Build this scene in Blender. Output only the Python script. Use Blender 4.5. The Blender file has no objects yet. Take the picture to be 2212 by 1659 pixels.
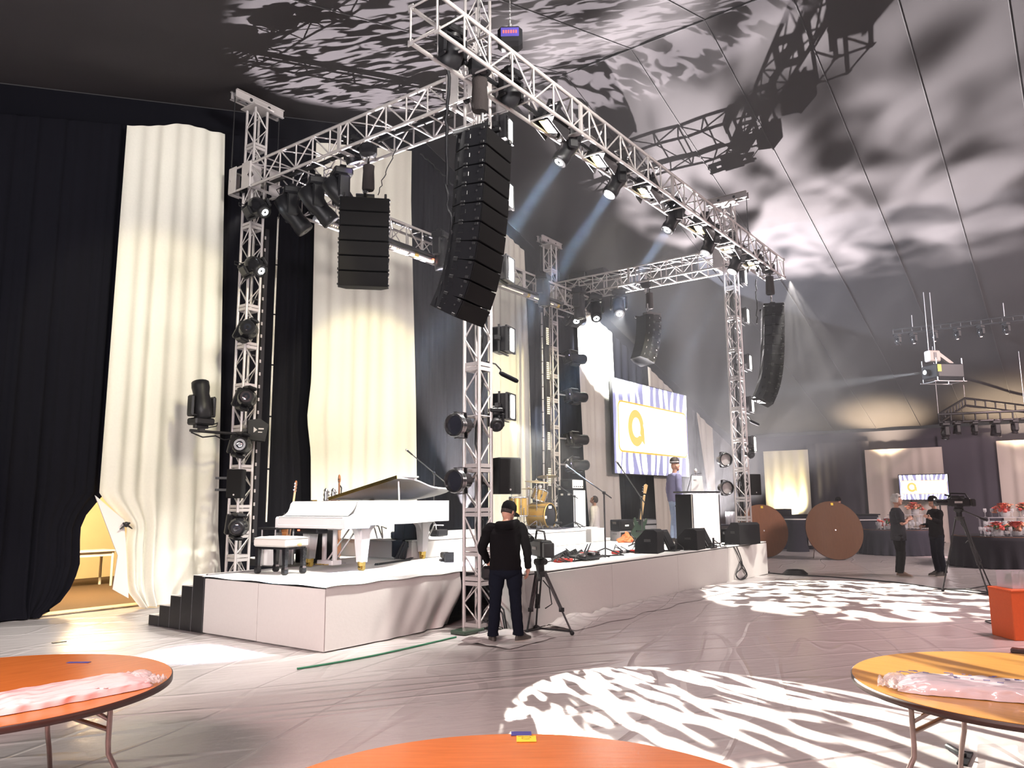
import bpy, math, random
from mathutils import Vector, Matrix, Euler, noise
RND = random.Random(11)
PI = math.pi
V = Vector
HAZE = 0.0022
SC = bpy.context.scene
COL = SC.collection

# ---------------------------------------------------------------- camera
# world axes: x runs along the front truss (away to the right), y from the audience to the back drape, z up
CAM = V((-8.142, -6.565, 1.664))
FPX, PITCH, ROLL, HEAD = 1677.9, math.radians(8.678), math.radians(0.429), math.radians(36.428)
FW0 = V((math.cos(HEAD), math.sin(HEAD), 0)); RT0 = V((math.sin(HEAD), -math.cos(HEAD), 0)); UP0 = V((0, 0, 1))
FWD = FW0*math.cos(PITCH) + UP0*math.sin(PITCH)
UPV = -FW0*math.sin(PITCH) + UP0*math.cos(PITCH)
RGT = RT0*math.cos(ROLL) - UPV*math.sin(ROLL)*1.0
UPR = UPV*math.cos(ROLL) + RT0*math.sin(ROLL)
cd = bpy.data.cameras.new('camera'); cam = bpy.data.objects.new('camera', cd); COL.objects.link(cam)
cd.sensor_fit = 'HORIZONTAL'; cd.sensor_width = 36.0; cd.lens = FPX/2212*36.0; cd.clip_end = 300; cd.clip_start = 0.05
mw = Matrix((RGT, UPR, -FWD)).transposed().to_4x4(); mw.translation = CAM
cam.matrix_world = mw
SC.camera = cam

def ray(u, v):
    X = (u-1106)/FPX; U = (829.5-v)/FPX
    return FWD + RGT*X + UPR*U
def gz(u, v, z):                     # a measured image point on a level plane at height z
    d = ray(u, v); return CAM + d*((z-CAM.z)/d.z)
def px(u, v, x):
    d = ray(u, v); return CAM + d*((x-CAM.x)/d.x)
def py(u, v, y):
    d = ray(u, v); return CAM + d*((y-CAM.y)/d.y)
def pd(u, v, dist):                  # at a distance straight ahead over the ground
    d = ray(u, v); return CAM + d*(dist/d.dot(FW0))

# ---------------------------------------------------------------- world, exposure
w = bpy.data.worlds.new('world'); SC.world = w; w.use_nodes = True
w.node_tree.nodes['Background'].inputs[0].default_value = (0.55, 0.5, 0.52, 1)
w.node_tree.nodes['Background'].inputs[1].default_value = 0.05
SC.view_settings.view_transform = 'Standard'; SC.view_settings.look = 'None'
SC.view_settings.gamma = 1; SC.view_settings.use_curve_mapping = False
SC.view_settings.exposure = 0.8
cy = SC.cycles
cy.max_bounces = 5; cy.diffuse_bounces = 2; cy.glossy_bounces = 2; cy.transmission_bounces = 4; cy.transparent_max_bounces = 8
cy.volume_bounces = 0; cy.caustics_reflective = False; cy.caustics_refractive = False
cy.sample_clamp_indirect = 4.0; cy.use_denoising = True; cy.use_adaptive_sampling = True; cy.adaptive_threshold = 0.08

# ---------------------------------------------------------------- lights
def aim_matrix(loc, tgt):
    d = (V(tgt)-V(loc)).normalized()
    m = d.to_track_quat('-Z', 'Y').to_matrix().to_4x4(); m.translation = V(loc); return m
def spot(name, loc, tgt, power, color=(1, 1, 1), angle=30, blend=0.3, radius=0.06, gobo=None):
    l = bpy.data.lights.new(name, 'SPOT'); o = bpy.data.objects.new(name, l); COL.objects.link(o)
    l.energy = power; l.color = color; l.spot_size = math.radians(angle); l.spot_blend = blend; l.shadow_soft_size = radius
    o.matrix_world = aim_matrix(loc, tgt)
    if gobo:                          # a breakup glass in the gate of the lamp: (scale, low, high, distortion, stretch)
        sc, lo, hi, dist, st = gobo
        l.use_nodes = True; nt = l.node_tree; em = nt.nodes['Emission']
        tc = nt.nodes.new('ShaderNodeTexCoord'); mp = nt.nodes.new('ShaderNodeMapping'); mp.inputs['Scale'].default_value = st
        nz = nt.nodes.new('ShaderNodeTexNoise'); nz.inputs['Scale'].default_value = sc; nz.inputs['Detail'].default_value = 1.0
        nz.inputs['Distortion'].default_value = dist
        mr = nt.nodes.new('ShaderNodeMapRange'); mr.inputs[1].default_value = lo; mr.inputs[2].default_value = hi
        mr.interpolation_type = 'SMOOTHSTEP'
        nt.links.new(tc.outputs['Normal'], mp.inputs['Vector']); nt.links.new(mp.outputs[0], nz.inputs['Vector'])
        nt.links.new(nz.outputs[0], mr.inputs[0]); nt.links.new(mr.outputs[0], em.inputs['Strength'])
    return o
def area(name, loc, tgt, power, color, sx, sy, spread=180):
    l = bpy.data.lights.new(name, 'AREA'); o = bpy.data.objects.new(name, l); COL.objects.link(o)
    l.shape = 'RECTANGLE'; l.size = sx; l.size_y = sy; l.energy = power; l.color = color; l.spread = math.radians(spread)
    o.matrix_world = aim_matrix(loc, tgt); return o
def bulb(name, loc, power, color, r=0.05):
    l = bpy.data.lights.new(name, 'POINT'); o = bpy.data.objects.new(name, l); COL.objects.link(o)
    l.energy = power; l.color = color; l.shadow_soft_size = r; o.location = loc; return o

WARM = (1.0, 0.86, 0.62); COOL = (0.8, 0.9, 1.0); PINK = (1.0, 0.72, 0.70); NEUT = (1.0, 0.95, 0.88)
# added lamps out of frame: broad fill for stage, drapes, floor and ceiling
area('added fill left', (-13.5, -2.0, 4.3), (0, 2.0, 0.8), 135, NEUT, 3, 1, 100)
area('added fill right', (4, -16, 9), (6, -3, 0), 150, (1.0, 0.90, 0.86), 4, 1.5)
area('drape fill', (-2.5, -6.5, 7.6), (2.4, 6.6, 6.8), 130, NEUT, 3, 1, 70)
area('foreground fill', (-7.0, -4.6, 6.6), (-5.0, -4.0, 0), 62, (1.0, 0.86, 0.80), 2, 2, 110)
area('added fill pink', (-12, -6, 4.6), (-6.5, -3, 0), 130, (1.0, 0.55, 0.55), 2, 1, 80)
area('added fill far', (14, -12, 7), (20, -2, 1), 1000, (1.0, 0.78, 0.76), 4, 2)
area('added pink floor fill', (3.5, -8.5, 9), (3.2, -7.0, 0), 130, (1.0, 0.62, 0.62), 2, 1, 70)
area('ceiling fill left', (-9, -2.5, 2.6), (-4, 3, 8), 240, (1.0, 0.95, 1.0), 2, 1, 130)
# front truss wash on the stage: profile spots, warm
for i, (x, ty, p) in enumerate([(-1.5, 2.0, 2600), (0.6, 2.2, 3600), (2.6, 2.6, 2800), (4.6, 2.8, 2600), (6.6, 3.0, 2600), (8.6, 2.0, 3000)]):
    spot('front truss wash %d' % i, (x, -1.0, 6.6), (x-0.4, ty, 0.8), p*0.55, NEUT, 62, 0.6, 0.12)
# cuts of warm light on the cream drapes
for i, (x, tx, tz, p) in enumerate([(-2.15, -0.8, 3.6, 620), (3.0, 4.1, 3.0, 1500), (8.3, 9.6, 3.0, 1700)]):
    spot('drape wash %d' % i, (x, -1.0, 6.5), (tx, 6.6, tz), p*0.8, (1.0, 0.88, 0.52), 44, 0.35, 0.12)
spot('hot drape mover', (10.9, 3.6, 6.9), (14.6, 6.6, 6.5), 13000, (1, 1, 0.96), 38, 0.5, 0.05)
# breakup patterns
gt = RT0*1.65+FW0*6.0+V((CAM.x, CAM.y, 0))
spot('gobo to audience floor', (0.33, -0.28, 2.75), gt, 6500, (1.0, 0.95, 0.84), 37, 0.10, 0.015, (21.0, 0.45, 0.53, 0.3, (1.5, .55, 1)))
spot('gobo to far floor', (9.6, -1.45, 6.65), gz(1830, 1283, 0), 9000, (1.0, 0.93, 0.82), 40, 0.12, 0.015, (19.0, 0.45, 0.52, 0.25, (1, 1, 1)))
spot('gobo to stage end', (12.5, -7.5, 6.5), (9.0, -0.4, 0.5), 2200, (1.0, 0.95, 0.84), 15, 0.3, 0.02, (16.0, 0.42, 0.52, 0.5, (1, 1, 1)))
spot('gobo to ceiling right', (13.5, 3.0, 0.8), (9.2, -3.2, 10.0), 52000, (1.0, 0.93, 0.92), 74, 0.35, 0.02, (9.0, 0.28, 0.70, 0.3, (1, 1, 1)))
spot('gobo to ceiling top', (5.2, 4.6, 1.5), (2.3, 1.2, 10.2), 21000, (1.0, 0.93, 0.95), 58, 0.15, 0.015, (20.0, 0.46, 0.54, 0.8, (1, 2.2, 1)))
spot('ceiling patch', (11.3, 5.2, 6.9), (15.0, -1.0, 7.9), 7000, (0.75, 0.84, 1.0), 44, 0.1, 0.03)
spot('gable grey blue', (9.0, -1.0, 6.9), (17.0, 6.6, 7.4), 130, (0.75, 0.84, 1.0), 30, 0.6, 0.05)
# uplights on the far drapes and ceiling
spot('far uplight yellow', (26.3, 4.1, 0.9), (26.95, 4.2, 2.6), 420, (1.0, 0.82, 0.45), 120, 0.7, 0.08)
spot('far ceiling glow', (25.7, 0.1, 2.5), (25.9, 0.0, 4.8), 2400, (1.0, 0.78, 0.5), 85, 0.8, 0.1)
spot('far ceiling glow two', (25.4, -4.6, 2.5), (25.6, -4.6, 4.8), 2000, (1.0, 0.78, 0.5), 95, 0.8, 0.1)
spot('far pink wash', (19, -5.5, 6.0), (26.9, -4.0, 1.5), 480, (1.0, 0.66, 0.66), 70, 0.6, 0.1)
bulb('annex lamp', (-1.0, 8.6, 2.4), 800, (1.0, 0.72, 0.38), 0.2)
spot('left door spill', (-0.4, 5.0, 6.8), (-4.3, 4.6, 0.0), 450, (1, 0.97, 0.92), 26, 0.3, 0.05)
# ---------------------------------------------------------------- materials
def mat(name, color, rough=0.6, metal=0.0, emit=0.0, ecol=None, bump=0.0, bscale=40.0, var=0.0, stretch=(1, 1, 1), trans=0.0, alpha=1.0, spec=None, coords='Object', sheen=0.0, tl=0.0):
    m = bpy.data.materials.new(name); m.use_nodes = True; nt = m.node_tree; b = nt.nodes['Principled BSDF']
    b.inputs['Base Color'].default_value = (*color, 1); b.inputs['Roughness'].default_value = rough; b.inputs['Metallic'].default_value = metal
    if spec is not None: b.inputs['Specular IOR Level'].default_value = spec
    if emit: b.inputs['Emission Color'].default_value = (*(ecol or color), 1); b.inputs['Emission Strength'].default_value = emit
    if trans: b.inputs['Transmission Weight'].default_value = trans
    if alpha < 1: b.inputs['Alpha'].default_value = alpha
    if sheen: b.inputs['Sheen Weight'].default_value = sheen
    if bump or var:
        tc = nt.nodes.new('ShaderNodeTexCoord'); mp = nt.nodes.new('ShaderNodeMapping'); mp.inputs['Scale'].default_value = stretch
        nz = nt.nodes.new('ShaderNodeTexNoise'); nz.inputs['Scale'].default_value = bscale; nz.inputs['Detail'].default_value = 3
        nt.links.new(tc.outputs[coords], mp.inputs[0]); nt.links.new(mp.outputs[0], nz.inputs['Vector'])
        if bump:
            bp = nt.nodes.new('ShaderNodeBump'); bp.inputs['Strength'].default_value = bump; bp.inputs['Distance'].default_value = 0.02
            nt.links.new(nz.outputs[0], bp.inputs['Height']); nt.links.new(bp.outputs[0], b.inputs['Normal'])
        if var:
            mx = nt.nodes.new('ShaderNodeMix'); mx.data_type = 'RGBA'
            mx.inputs[6].default_value = (*[c*(1-var) for c in color], 1); mx.inputs[7].default_value = (*[min(1, c*(1+var)) for c in color], 1)
            nt.links.new(nz.outputs[0], mx.inputs[0]); nt.links.new(mx.outputs[2], b.inputs['Base Color'])
    return m
M = {}
M['alu'] = mat('aluminium', (0.52, 0.49, 0.485), 0.42, 0.4, var=0.12, bscale=6)
M['steel'] = mat('galvanised steel', (0.42, 0.41, 0.42), 0.4, 0.8, var=0.1, bscale=8)
M['chrome'] = mat('chrome', (0.75, 0.75, 0.76), 0.18, 1.0, var=0.03)
M['black'] = mat('black plastic', (0.010, 0.010, 0.012), 0.45, bump=0.05, bscale=90, spec=0.3)
M['blackgloss'] = mat('glossy black', (0.013, 0.013, 0.015), 0.2, var=0.1, spec=0.4)
M['blackmetal'] = mat('black painted steel', (0.02, 0.02, 0.022), 0.4, 0.2, var=0.2, bscale=20)
M['cab'] = mat('black loudspeaker paint', (0.0055, 0.0055, 0.0075), 0.75, bump=0.12, bscale=150, spec=0.2)
M['grille'] = mat('black loudspeaker grille', (0.004, 0.0035, 0.004), 0.8, bump=0.3, bscale=260, spec=0.2)
M['motorbag'] = mat('dark brown chain bag canvas', (0.016, 0.011, 0.011), 0.9, bump=0.2, bscale=60)
M['drape_black'] = mat('black velour', (0.0055, 0.0055, 0.0085), 0.95, bump=0.1, bscale=120, var=0.25, spec=0.1)
M['drape_grey'] = mat('charcoal drape', (0.075, 0.072, 0.09), 0.95, bump=0.1, bscale=120, var=0.1, spec=0.1)
M['drape_cream'] = mat('cream chiffon', (0.66, 0.645, 0.57), 0.7, bump=0.08, bscale=30, var=0.05, sheen=0.2)
M['drape_white'] = mat('white drape', (0.52, 0.475, 0.44), 0.8, bump=0.08, bscale=30, var=0.04)
M['liner'] = mat('dark grey tent liner', (0.034, 0.031, 0.033), 0.9, bump=0.1, bscale=1.2, var=0.08, spec=0.15)
M['seam'] = mat('liner seam', (0.018, 0.016, 0.018), 0.8, var=0.1)
M['white'] = mat('white skirt fabric', (0.60, 0.585, 0.565), 0.75, bump=0.06, bscale=25, var=0.03)
M['carpet'] = mat('white stage carpet', (0.80, 0.80, 0.78), 0.95, bump=0.3, bscale=220, var=0.05)
M['whitegloss'] = mat('white lacquer', (0.82, 0.82, 0.82), 0.12, var=0.02)
M['whitepaint'] = mat('white paint', (0.75, 0.75, 0.74), 0.45, var=0.03)
M['tufted'] = mat('white leather', (0.75, 0.73, 0.68), 0.5, bump=0.1, bscale=50)
M['brass'] = mat('brass', (0.85, 0.62, 0.18), 0.25, 1.0, var=0.06)
M['gold'] = mat('gold sparkle drum shell', (0.48, 0.30, 0.075), 0.3, 0.55, var=0.25, bscale=60)
M['cymbal'] = mat('bronze cymbal', (0.72, 0.58, 0.34), 0.3, 0.8, var=0.12, bscale=30)
M['wood'] = mat('varnished plywood', (0.56, 0.17, 0.035), 0.26, var=0.22, bscale=5, stretch=(1, 9, 1), bump=0.04)
M['wood2'] = mat('varnished honey plywood', (0.62, 0.30, 0.07), 0.26, var=0.2, bscale=5, stretch=(1, 9, 1), bump=0.04)
M['wood4'] = mat('dark brown plywood', (0.115, 0.055, 0.028), 0.6, spec=0.15, var=0.15, bscale=4, stretch=(8, 1, 1))
M['wood3'] = mat('brown plywood', (0.21, 0.095, 0.05), 0.6, spec=0.15, var=0.15, bscale=4, stretch=(8, 1, 1))
M['edge'] = mat('dark table edging', (0.045, 0.02, 0.015), 0.4, var=0.2)
M['leg'] = mat('grey pink steel tube', (0.40, 0.32, 0.30), 0.35, 0.6, var=0.12)
M['film'] = mat('clear film over pink linen', (0.88, 0.60, 0.60), 0.16, bump=0.35, bscale=9, var=0.06, stretch=(1, 5, 1))
M['film_white'] = mat('clear film over pale linen', (0.74, 0.66, 0.70), 0.12, bump=0.35, bscale=9, var=0.08, stretch=(1, 5, 1))
M['plastic_clear'] = mat('clear plastic wrap', (0.8, 0.72, 0.72), 0.1, alpha=0.45, bump=0.9, bscale=30)
M['guitar'] = mat('brown guitar wood', (0.24, 0.09, 0.03), 0.3, var=0.2, bscale=8)
M['maple'] = mat('maple neck', (0.62, 0.42, 0.2), 0.35, var=0.12, bscale=10)
M['green'] = mat('dark green lacquer', (0.03, 0.05, 0.035), 0.25, var=0.1)
M['red'] = mat('red plastic', (0.5, 0.03, 0.02), 0.4, var=0.1)
M['orange'] = mat('orange cloth', (0.8, 0.16, 0.05), 0.7, var=0.15, bump=0.3, bscale=10)
M['orangebox'] = mat('orange box', (0.66, 0.11, 0.02), 0.6, var=0.1)
M['postit'] = mat('yellow sticky note', (0.85, 0.62, 0.05), 0.7, var=0.04)
M['tape_blue'] = mat('blue tape', (0.06, 0.06, 0.28), 0.5, var=0.1)
M['ink'] = mat('ink', (0.25, 0.15, 0.03), 0.7, var=0.1)
M['tablecloth'] = mat('navy tablecloth', (0.010, 0.010, 0.016), 0.9, bump=0.1, bscale=30, var=0.1)
M['clothgrey'] = mat('slate tablecloth', (0.022, 0.023, 0.036), 0.9, bump=0.1, bscale=30, var=0.1)
M['glass'] = mat('clear glass', (0.85, 0.85, 0.88), 0.05, alpha=0.32, spec=0.8, var=0.02)
M['acrylic'] = mat('clear acrylic', (0.75, 0.72, 0.78), 0.05, alpha=0.4, spec=0.8, var=0.02)
M['petal'] = mat('coral petals', (0.85, 0.16, 0.13), 0.6, var=0.25, bscale=20)
M['petal2'] = mat('deep red petals', (0.30, 0.03, 0.04), 0.6, var=0.25, bscale=20)
M['petal3'] = mat('salmon petals', (0.9, 0.38, 0.24), 0.6, var=0.2, bscale=20)
M['leaf'] = mat('green leaves', (0.08, 0.22, 0.07), 0.5, var=0.3, bscale=15)
M['skin'] = mat('skin', (0.52, 0.28, 0.20), 0.5, var=0.06, bscale=20)
M['hair_dark'] = mat('dark brown hair', (0.02, 0.012, 0.01), 0.6, bump=0.5, bscale=90)
M['hair_grey'] = mat('grey hair', (0.55, 0.52, 0.5), 0.7, bump=0.8, bscale=60)
M['cloth_black'] = mat('black sweatshirt', (0.006, 0.0055, 0.0065), 1.0, bump=0.3, bscale=24, spec=0.1)
M['cloth_char'] = mat('charcoal shirt', (0.03, 0.03, 0.036), 0.9, bump=0.3, bscale=24, spec=0.1)
M['cloth_trousers'] = mat('black trousers', (0.006, 0.0055, 0.006), 0.95, bump=0.3, bscale=18, spec=0.1)
M['jeans_dark'] = mat('dark blue jeans', (0.006, 0.0075, 0.014), 0.95, spec=0.1, bump=0.3, bscale=30)
M['jeans_light'] = mat('light blue jeans', (0.35, 0.45, 0.62), 0.85, bump=0.3, bscale=30, var=0.15)
M['hoodie_lilac'] = mat('grey lilac hoodie', (0.15, 0.145, 0.24), 0.9, bump=0.3, bscale=24)
M['cloth_white'] = mat('white shirt', (0.72, 0.70, 0.68), 0.8, bump=0.3, bscale=24)
M['shoe'] = mat('dark sneaker', (0.05, 0.045, 0.04), 0.6, var=0.2)
M['shoe_brown'] = mat('tan shoe', (0.16, 0.10, 0.07), 0.6, var=0.2)
M['sole'] = mat('pale rubber sole', (0.35, 0.32, 0.28), 0.7, var=0.1)
M['lens_glass'] = mat('dark lens', (0.02, 0.022, 0.03), 0.06, spec=0.9, var=0.05)
M['lens_warm'] = mat('lit warm lamp lens', (1, 0.9, 0.5), 0.3, emit=1.0, ecol=(1.0, 0.86, 0.42))
M['lens_cool'] = mat('lit cool lamp lens', (1, 1, 1), 0.3, emit=22, ecol=(0.86, 0.93, 1.0))
M['lens_strip'] = mat('pale strobe tube', (1, 1, 0.95), 0.3, emit=1.6, ecol=(1.0, 1.0, 0.92))
M['led_warm'] = mat('warm led', (1, 0.8, 0.5), 0.3, emit=1.4, ecol=(1.0, 0.82, 0.5))
M['led_pink'] = mat('pink lamp lens', (1, 0.8, 0.8), 0.3, emit=5, ecol=(1.0, 0.72, 0.72))
M['led_violet'] = mat('violet led', (0.5, 0.4, 1), 0.3, emit=5, ecol=(0.55, 0.45, 1.0))
M['red_led'] = mat('red led', (1, 0.1, 0.05), 0.3, emit=2.5, ecol=(1.0, 0.12, 0.06))
M['scr_white'] = mat('screen white', (1, 1, 1), 0.3, emit=0.72, ecol=(1.0, 1.0, 0.98))
M['scr_lilac'] = mat('screen lilac', (0.3, 0.3, 0.5), 0.3, emit=0.5, ecol=(0.30, 0.32, 0.55))
M['scr_orange'] = mat('screen orange', (1, 0.5, 0.1), 0.3, emit=0.52, ecol=(1.0, 0.45, 0.06))
M['scr_peach'] = mat('screen peach', (1, 0.6, 0.2), 0.3, emit=0.52, ecol=(1.0, 0.52, 0.13))
M['lect'] = mat('self-glowing lectern panel', (0.95, 0.9, 0.88), 0.35, emit=0.35, ecol=(1.0, 0.92, 0.88))  # white panel with a weak glow of its own in the material
M['annex'] = mat('cream tent wall', (0.8, 0.66, 0.42), 0.8, bump=0.1, bscale=3, var=0.05)
M['annexwhite'] = mat('white tent vinyl', (0.72, 0.68, 0.66), 0.55, bump=0.1, bscale=5, var=0.03)
M['annexfloor'] = mat('brown matting', (0.075, 0.045, 0.025), 0.95, bump=0.6, bscale=60, var=0.3)
M['grate'] = mat('worn metal threshold', (0.30, 0.24, 0.18), 0.5, 0.6, bump=0.5, bscale=80, var=0.2)
M['yellowtag'] = mat('yellow label', (0.75, 0.6, 0.03), 0.5, var=0.05)
M['tealtape'] = mat('green tape', (0.02, 0.14, 0.07), 0.4, var=0.1)
M['printblue'] = mat('faint print', (0.12, 0.12, 0.3), 0.6, var=0.1)
M['labelred'] = mat('red letters', (0.45, 0.08, 0.08), 0.5, var=0.1)
M['labelblue'] = mat('blue name plate', (0.05, 0.04, 0.22), 0.4, var=0.1)

def floor_material():
    m = bpy.data.materials.new('white plastic sheeting'); m.use_nodes = True; nt = m.node_tree; b = nt.nodes['Principled BSDF']
    N = nt.nodes.new; L = nt.links.new
    tc = N('ShaderNodeTexCoord')
    b.inputs['Base Color'].default_value = (0.46, 0.43, 0.425, 1); b.inputs['Roughness'].default_value = 0.24
    def nz(scale, stretch, rot, det=4, dist=0.0):
        mp = N('ShaderNodeMapping'); mp.vector_type = 'TEXTURE'; mp.inputs['Scale'].default_value = stretch; mp.inputs['Rotation'].default_value = (0, 0, rot)
        n = N('ShaderNodeTexNoise'); n.inputs['Scale'].default_value = scale; n.inputs['Detail'].default_value = det; n.inputs['Distortion'].default_value = dist
        L(tc.outputs['Object'], mp.inputs[0]); L(mp.outputs[0], n.inputs['Vector']); return n
    def ridge(n, width):                  # thin creases where the noise crosses its middle
        s = N('ShaderNodeMath'); s.operation = 'SUBTRACT'; s.inputs[1].default_value = 0.5; L(n.outputs[0], s.inputs[0])
        a = N('ShaderNodeMath'); a.operation = 'ABSOLUTE'; L(s.outputs[0], a.inputs[0])
        r = N('ShaderNodeMapRange'); r.inputs[1].default_value = 0; r.inputs[2].default_value = width; r.inputs[3].default_value = 1; r.inputs[4].default_value = 0
        L(a.outputs[0], r.inputs[0]); return r
    n1 = ridge(nz(1.6, (7, 1, 1), -0.55, 1, 0.15), 0.03); n2 = ridge(nz(1.3, (6, 1, 1), 0.35, 1, 0.15), 0.02)
    n3 = nz(11, (3, 1, 1), -0.55, 5, 0.4); n4 = nz(2.2, (1, 1, 1), 0, 3, 0.5)
    def mul(a, k):
        q = N('ShaderNodeMath'); q.operation = 'MULTIPLY'; q.inputs[1].default_value = k; L(a, q.inputs[0]); return q.outputs[0]
    def add(a, c):
        q = N('ShaderNodeMath'); q.operation = 'ADD'; L(a, q.inputs[0]); L(c, q.inputs[1]); return q.outputs[0]
    h = add(add(mul(n1.outputs[0], 1.3), mul(n2.outputs[0], 0.9)), add(mul(n3.outputs[0], 0.75), mul(n4.outputs[0], 0.7)))
    bp = N('ShaderNodeBump'); bp.inputs['Strength'].default_value = 0.75; bp.inputs['Distance'].default_value = 0.012
    L(h, bp.inputs['Height']); L(bp.outputs[0], b.inputs['Normal'])
    return m
M['floor'] = floor_material()

# ---------------------------------------------------------------- mesh building
class MB:
    def __init__(s): s.v = []; s.f = []; s.sm = []
    def add(s, vs, fs, smooth=False, X=None):
        o = len(s.v)
        s.v += [tuple(X @ V(p)) if X is not None else tuple(p) for p in vs]
        s.f += [tuple(i+o for i in f) for f in fs]; s.sm += [smooth]*len(fs); return s
    def box(s, c, d, X=None, bev=0.0):
        hx, hy, hz = d[0]/2, d[1]/2, d[2]/2; c = V(c)
        if not bev:
            vs = [c+V((x*hx, y*hy, z*hz)) for x in (-1, 1) for y in (-1, 1) for z in (-1, 1)]
            return s.add(vs, [(0, 1, 3, 2), (4, 6, 7, 5), (0, 4, 5, 1), (2, 3, 7, 6), (0, 2, 6, 4), (1, 5, 7, 3)], False, X)
        b = min(bev, hx*.95, hy*.95, hz*.95); vs = []; idx = {}
        for x in (-1, 1):
            for y in (-1, 1):
                for z in (-1, 1):
                    for k in range(3):
                        p = [x*(hx-b), y*(hy-b), z*(hz-b)]; p[k] = (x*hx, y*hy, z*hz)[k]
                        idx[(x, y, z, k)] = len(vs); vs.append(c+V(p))
        fs = []
        def q(*ks): fs.append(tuple(idx[k] for k in ks))
        for e in (-1, 1):
            r = (lambda l: l) if e > 0 else (lambda l: l[::-1])
            q(*r([(e, -1, -1, 0), (e, 1, -1, 0), (e, 1, 1, 0), (e, -1, 1, 0)]))
            q(*r([(-1, e, -1, 1), (-1, e, 1, 1), (1, e, 1, 1), (1, e, -1, 1)]))
            q(*r([(-1, -1, e, 2), (1, -1, e, 2), (1, 1, e, 2), (-1, 1, e, 2)]))
        for a in (-1, 1):
            for c2 in (-1, 1):
                l = [(a, c2, -1, 0), (a, c2, 1, 0), (a, c2, 1, 1), (a, c2, -1, 1)]; q(*(l if a*c2 < 0 else l[::-1])[::-1])
                l = [(a, -1, c2, 0), (a, 1, c2, 0), (a, 1, c2, 2), (a, -1, c2, 2)]; q(*(l if a*c2 > 0 else l[::-1])[::-1])
                l = [(-1, a, c2, 1), (1, a, c2, 1), (1, a, c2, 2), (-1, a, c2, 2)]; q(*(l if a*c2 < 0 else l[::-1])[::-1])
                for z in (-1, 1):
                    l = [(a, c2, z, 0), (a, c2, z, 1), (a, c2, z, 2)]; q(*(l if a*c2*z > 0 else l[::-1]))
        return s.add(vs, fs, False, X)
    def cyl(s, p0, p1, r0, r1=None, n=12, caps=True, X=None):
        p0, p1 = V(p0), V(p1); r1 = r0 if r1 is None else r1
        d = (p1-p0).normalized(); a = d.orthogonal().normalized(); b = d.cross(a)
        vs = [p+(a*math.cos(2*PI*i/n)+b*math.sin(2*PI*i/n))*r for p, r in ((p0, r0), (p1, r1)) for i in range(n)]
        s.add(vs, [(i, (i+1) % n, n+(i+1) % n, n+i) for i in range(n)], True, X)
        if caps: s.add(vs, [tuple(range(n-1, -1, -1)), tuple(range(n, 2*n))], False, X)
        return s
    def tube(s, pts, r, n=6, caps=True, closed=False, X=None):
        P = [V(p) for p in pts]; m = len(P); rs = r if isinstance(r, (list, tuple)) else [r]*m
        vs = []; a = None
        for i in range(m):
            d = (P[(i+1) % m]-P[i-1]) if closed else (P[min(i+1, m-1)]-P[max(i-1, 0)])
            d = d.normalized() if d.length > 1e-9 else V((0, 0, 1))
            a = d.orthogonal().normalized() if a is None else (a-d*a.dot(d)).normalized() if (a-d*a.dot(d)).length > 1e-6 else d.orthogonal().normalized()
            b = d.cross(a)
            vs += [P[i]+(a*math.cos(2*PI*k/n)+b*math.sin(2*PI*k/n))*rs[i] for k in range(n)]
        fs = [(i*n+k, i*n+(k+1) % n, ((i+1) % m)*n+(k+1) % n, ((i+1) % m)*n+k) for i in range(m if closed else m-1) for k in range(n)]
        s.add(vs, fs, True, X)
        if caps and not closed: s.add(vs, [tuple(range(n-1, -1, -1)), tuple(range((m-1)*n, m*n))], False, X)
        return s
    def lathe(s, prof, X=None, n=16, smooth=True, caps=True):
        capit = caps
        vs = []; m = len(prof)
        for r, z in prof: vs += [V((r*math.cos(2*PI*k/n), r*math.sin(2*PI*k/n), z)) for k in range(n)]
        fs = [(i*n+k, i*n+(k+1) % n, (i+1)*n+(k+1) % n, (i+1)*n+k) for i in range(m-1) for k in range(n)]
        s.add(vs, fs, smooth, X); caps = []
        if prof[0][0] > 1e-6: caps.append(tuple(range(n-1, -1, -1)))
        if prof[-1][0] > 1e-6: caps.append(tuple(range((m-1)*n, m*n)))
        if caps and capit: s.add(vs, caps, False, X)
        return s
    def prism(s, poly, z0, z1, X=None):
        n = len(poly); vs = [V((p[0], p[1], z)) for z in (z0, z1) for p in poly]
        return s.add(vs, [tuple(range(n-1, -1, -1)), tuple(range(n, 2*n))]+[(i, (i+1) % n, n+(i+1) % n, n+i) for i in range(n)], False, X)
    def ball(s, c, r, n=12, m=8, X=None):
        r = V(r) if hasattr(r, '__len__') else V((r, r, r)); c = V(c)
        vs = [c+V((0, 0, -r.z))]
        for j in range(1, m):
            t = PI*j/m-PI/2
            vs += [c+V((r.x*math.cos(t)*math.cos(2*PI*k/n), r.y*math.cos(t)*math.sin(2*PI*k/n), r.z*math.sin(t))) for k in range(n)]
        vs.append(c+V((0, 0, r.z))); top = len(vs)-1
        fs = [(0, 1+(k+1) % n, 1+k) for k in range(n)]
        fs += [(1+(j-1)*n+k, 1+(j-1)*n+(k+1) % n, 1+j*n+(k+1) % n, 1+j*n+k) for j in range(1, m-1) for k in range(n)]
        fs += [(1+(m-2)*n+k, 1+(m-2)*n+(k+1) % n, top) for k in range(n)]
        return s.add(vs, fs, True, X)
    def grid(s, fn, nu, nv, smooth=True, X=None):
        vs = [V(fn(i/nu, j/nv)) for j in range(nv+1) for i in range(nu+1)]
        return s.add(vs, [(j*(nu+1)+i, j*(nu+1)+i+1, (j+1)*(nu+1)+i+1, (j+1)*(nu+1)+i) for j in range(nv) for i in range(nu)], smooth, X)
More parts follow.
